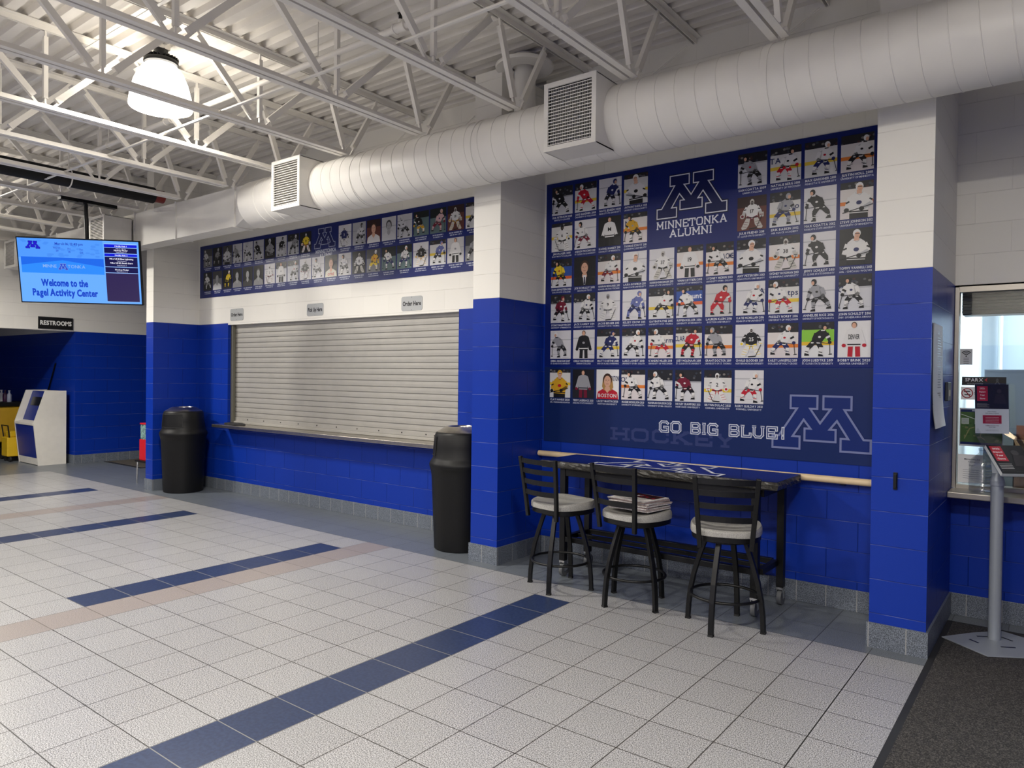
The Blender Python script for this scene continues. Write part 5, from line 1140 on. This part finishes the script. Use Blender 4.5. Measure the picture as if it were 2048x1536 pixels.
def poster_face(p, w_, h_):
    p.rect(0, h_*.5, w_, h_, (22, 18, 22), 1); p.rect(w_*.06, h_*.66, w_*.38, h_*.96, (168, 24, 48), 2)
    for k, s_ in enumerate(('2022:', 'Impact', 'Your', 'Game')): p.text(s_, w_*.22, h_*(.90-k*.068), h_*.03, (236, 232, 234), 3, maxw=w_*.27)
    p.ell(w_*.72, h_*.86, w_*.07, h_*.045, (52, 46, 50), 2, 12); p.poly([(w_*.55, h_*.62), (w_*.92, h_*.60), (w_*.86, h_*.8), (w_*.62, h_*.8)], (38, 33, 37), 2)
    for k in range(4): p.rect(w_*.05, h_*(.60-k*.022), w_*(.42 if k % 2 else .36), h_*(.606-k*.022), (150, 148, 150), 2)
    p.rect(0, 0, w_, h_*.5, (206, 210, 220), 1); p.rect(w_*.22, h_*.20, w_*.78, h_*.37, (158, 22, 46), 2)
    for k in range(4): p.rect(w_*.3, h_*(.23+k*.03), w_*.7, h_*(.236+k*.03), (220, 190, 196), 3)
    p.text('Impact Hockey', w_/2, h_*.435, h_*.018, (40, 42, 50), 2); p.text('2022 Summer Programs', w_/2, h_*.40, h_*.018, (40, 42, 50), 2, maxw=w_*.6)
    p.text('SUMMER REGISTRATION', w_/2, h_*.15, h_*.016, (110, 30, 50), 2, maxw=w_*.45); p.text('NOW OPEN', w_/2, h_*.12, h_*.016, (60, 50, 60), 2)
    for k in range(2): p.rect(w_*.3, h_*(.05+k*.02), w_*.7, h_*(.054+k*.02), (120, 122, 130), 2)
t2 = thing('sign_card', tuple(L0), 'upright red, black and white card in the top holder of the brochure stand', 'card')
b = MB(); slabq(L0+hn*.004+rv*.003+upv*.003, rv, upv, hn, .001, b, HW-.006, .305); b.build('card', M_PAPER, t2)
p = Print(L0+hn*.005+rv*.003+upv*.003, rv, upv); p.n = hn; poster_face(p, HW-.006, .305); p.build('card_print', M_MATT, t2, fix=False)
for kk in range(5):
    o = L0+rv*.005+dn*(.125)+tn*(.004+kk*.0046)
    t3 = thing('brochure', tuple(o), ['brochure at the back of the clear tray of the stand', 'brochure second from the back in the clear tray', 'brochure in the middle of the stack in the clear tray', 'brochure second from the front in the clear tray', 'front red and black brochure lying in the clear tray of the stand'][kk], 'brochure', 'brochures in the tray')
    b = MB(); slabq(o, rv, dn, tn, .004, b, .203, .232); b.build('pages', M_PAPER, t3)
    if kk == 4:
        p = Print(o+dn*.232+tn*.0042, rv, -dn); p.n = tn; p.rect(0, 0, .203, .232, (22, 18, 22), 1); p.rect(.012, .10, .08, .222, (168, 24, 48), 2)
        for k, s_ in enumerate(('2022:', 'Impact', 'Your', 'Game')): p.text(s_, .046, .195-k*.027, .013, (236, 232, 234), 3, maxw=.055)
        for k in range(4): p.rect(.012, .075-k*.012, .085, .079-k*.012, (170, 168, 170), 2)
        p.ell(.14, .17, .022, .022, (60, 54, 58), 2, 12); p.poly([(.10, .06), (.19, .06), (.18, .15), (.12, .15)], (44, 38, 42), 2)
        p.build('cover_print', M_MATT, t3, fix=False)
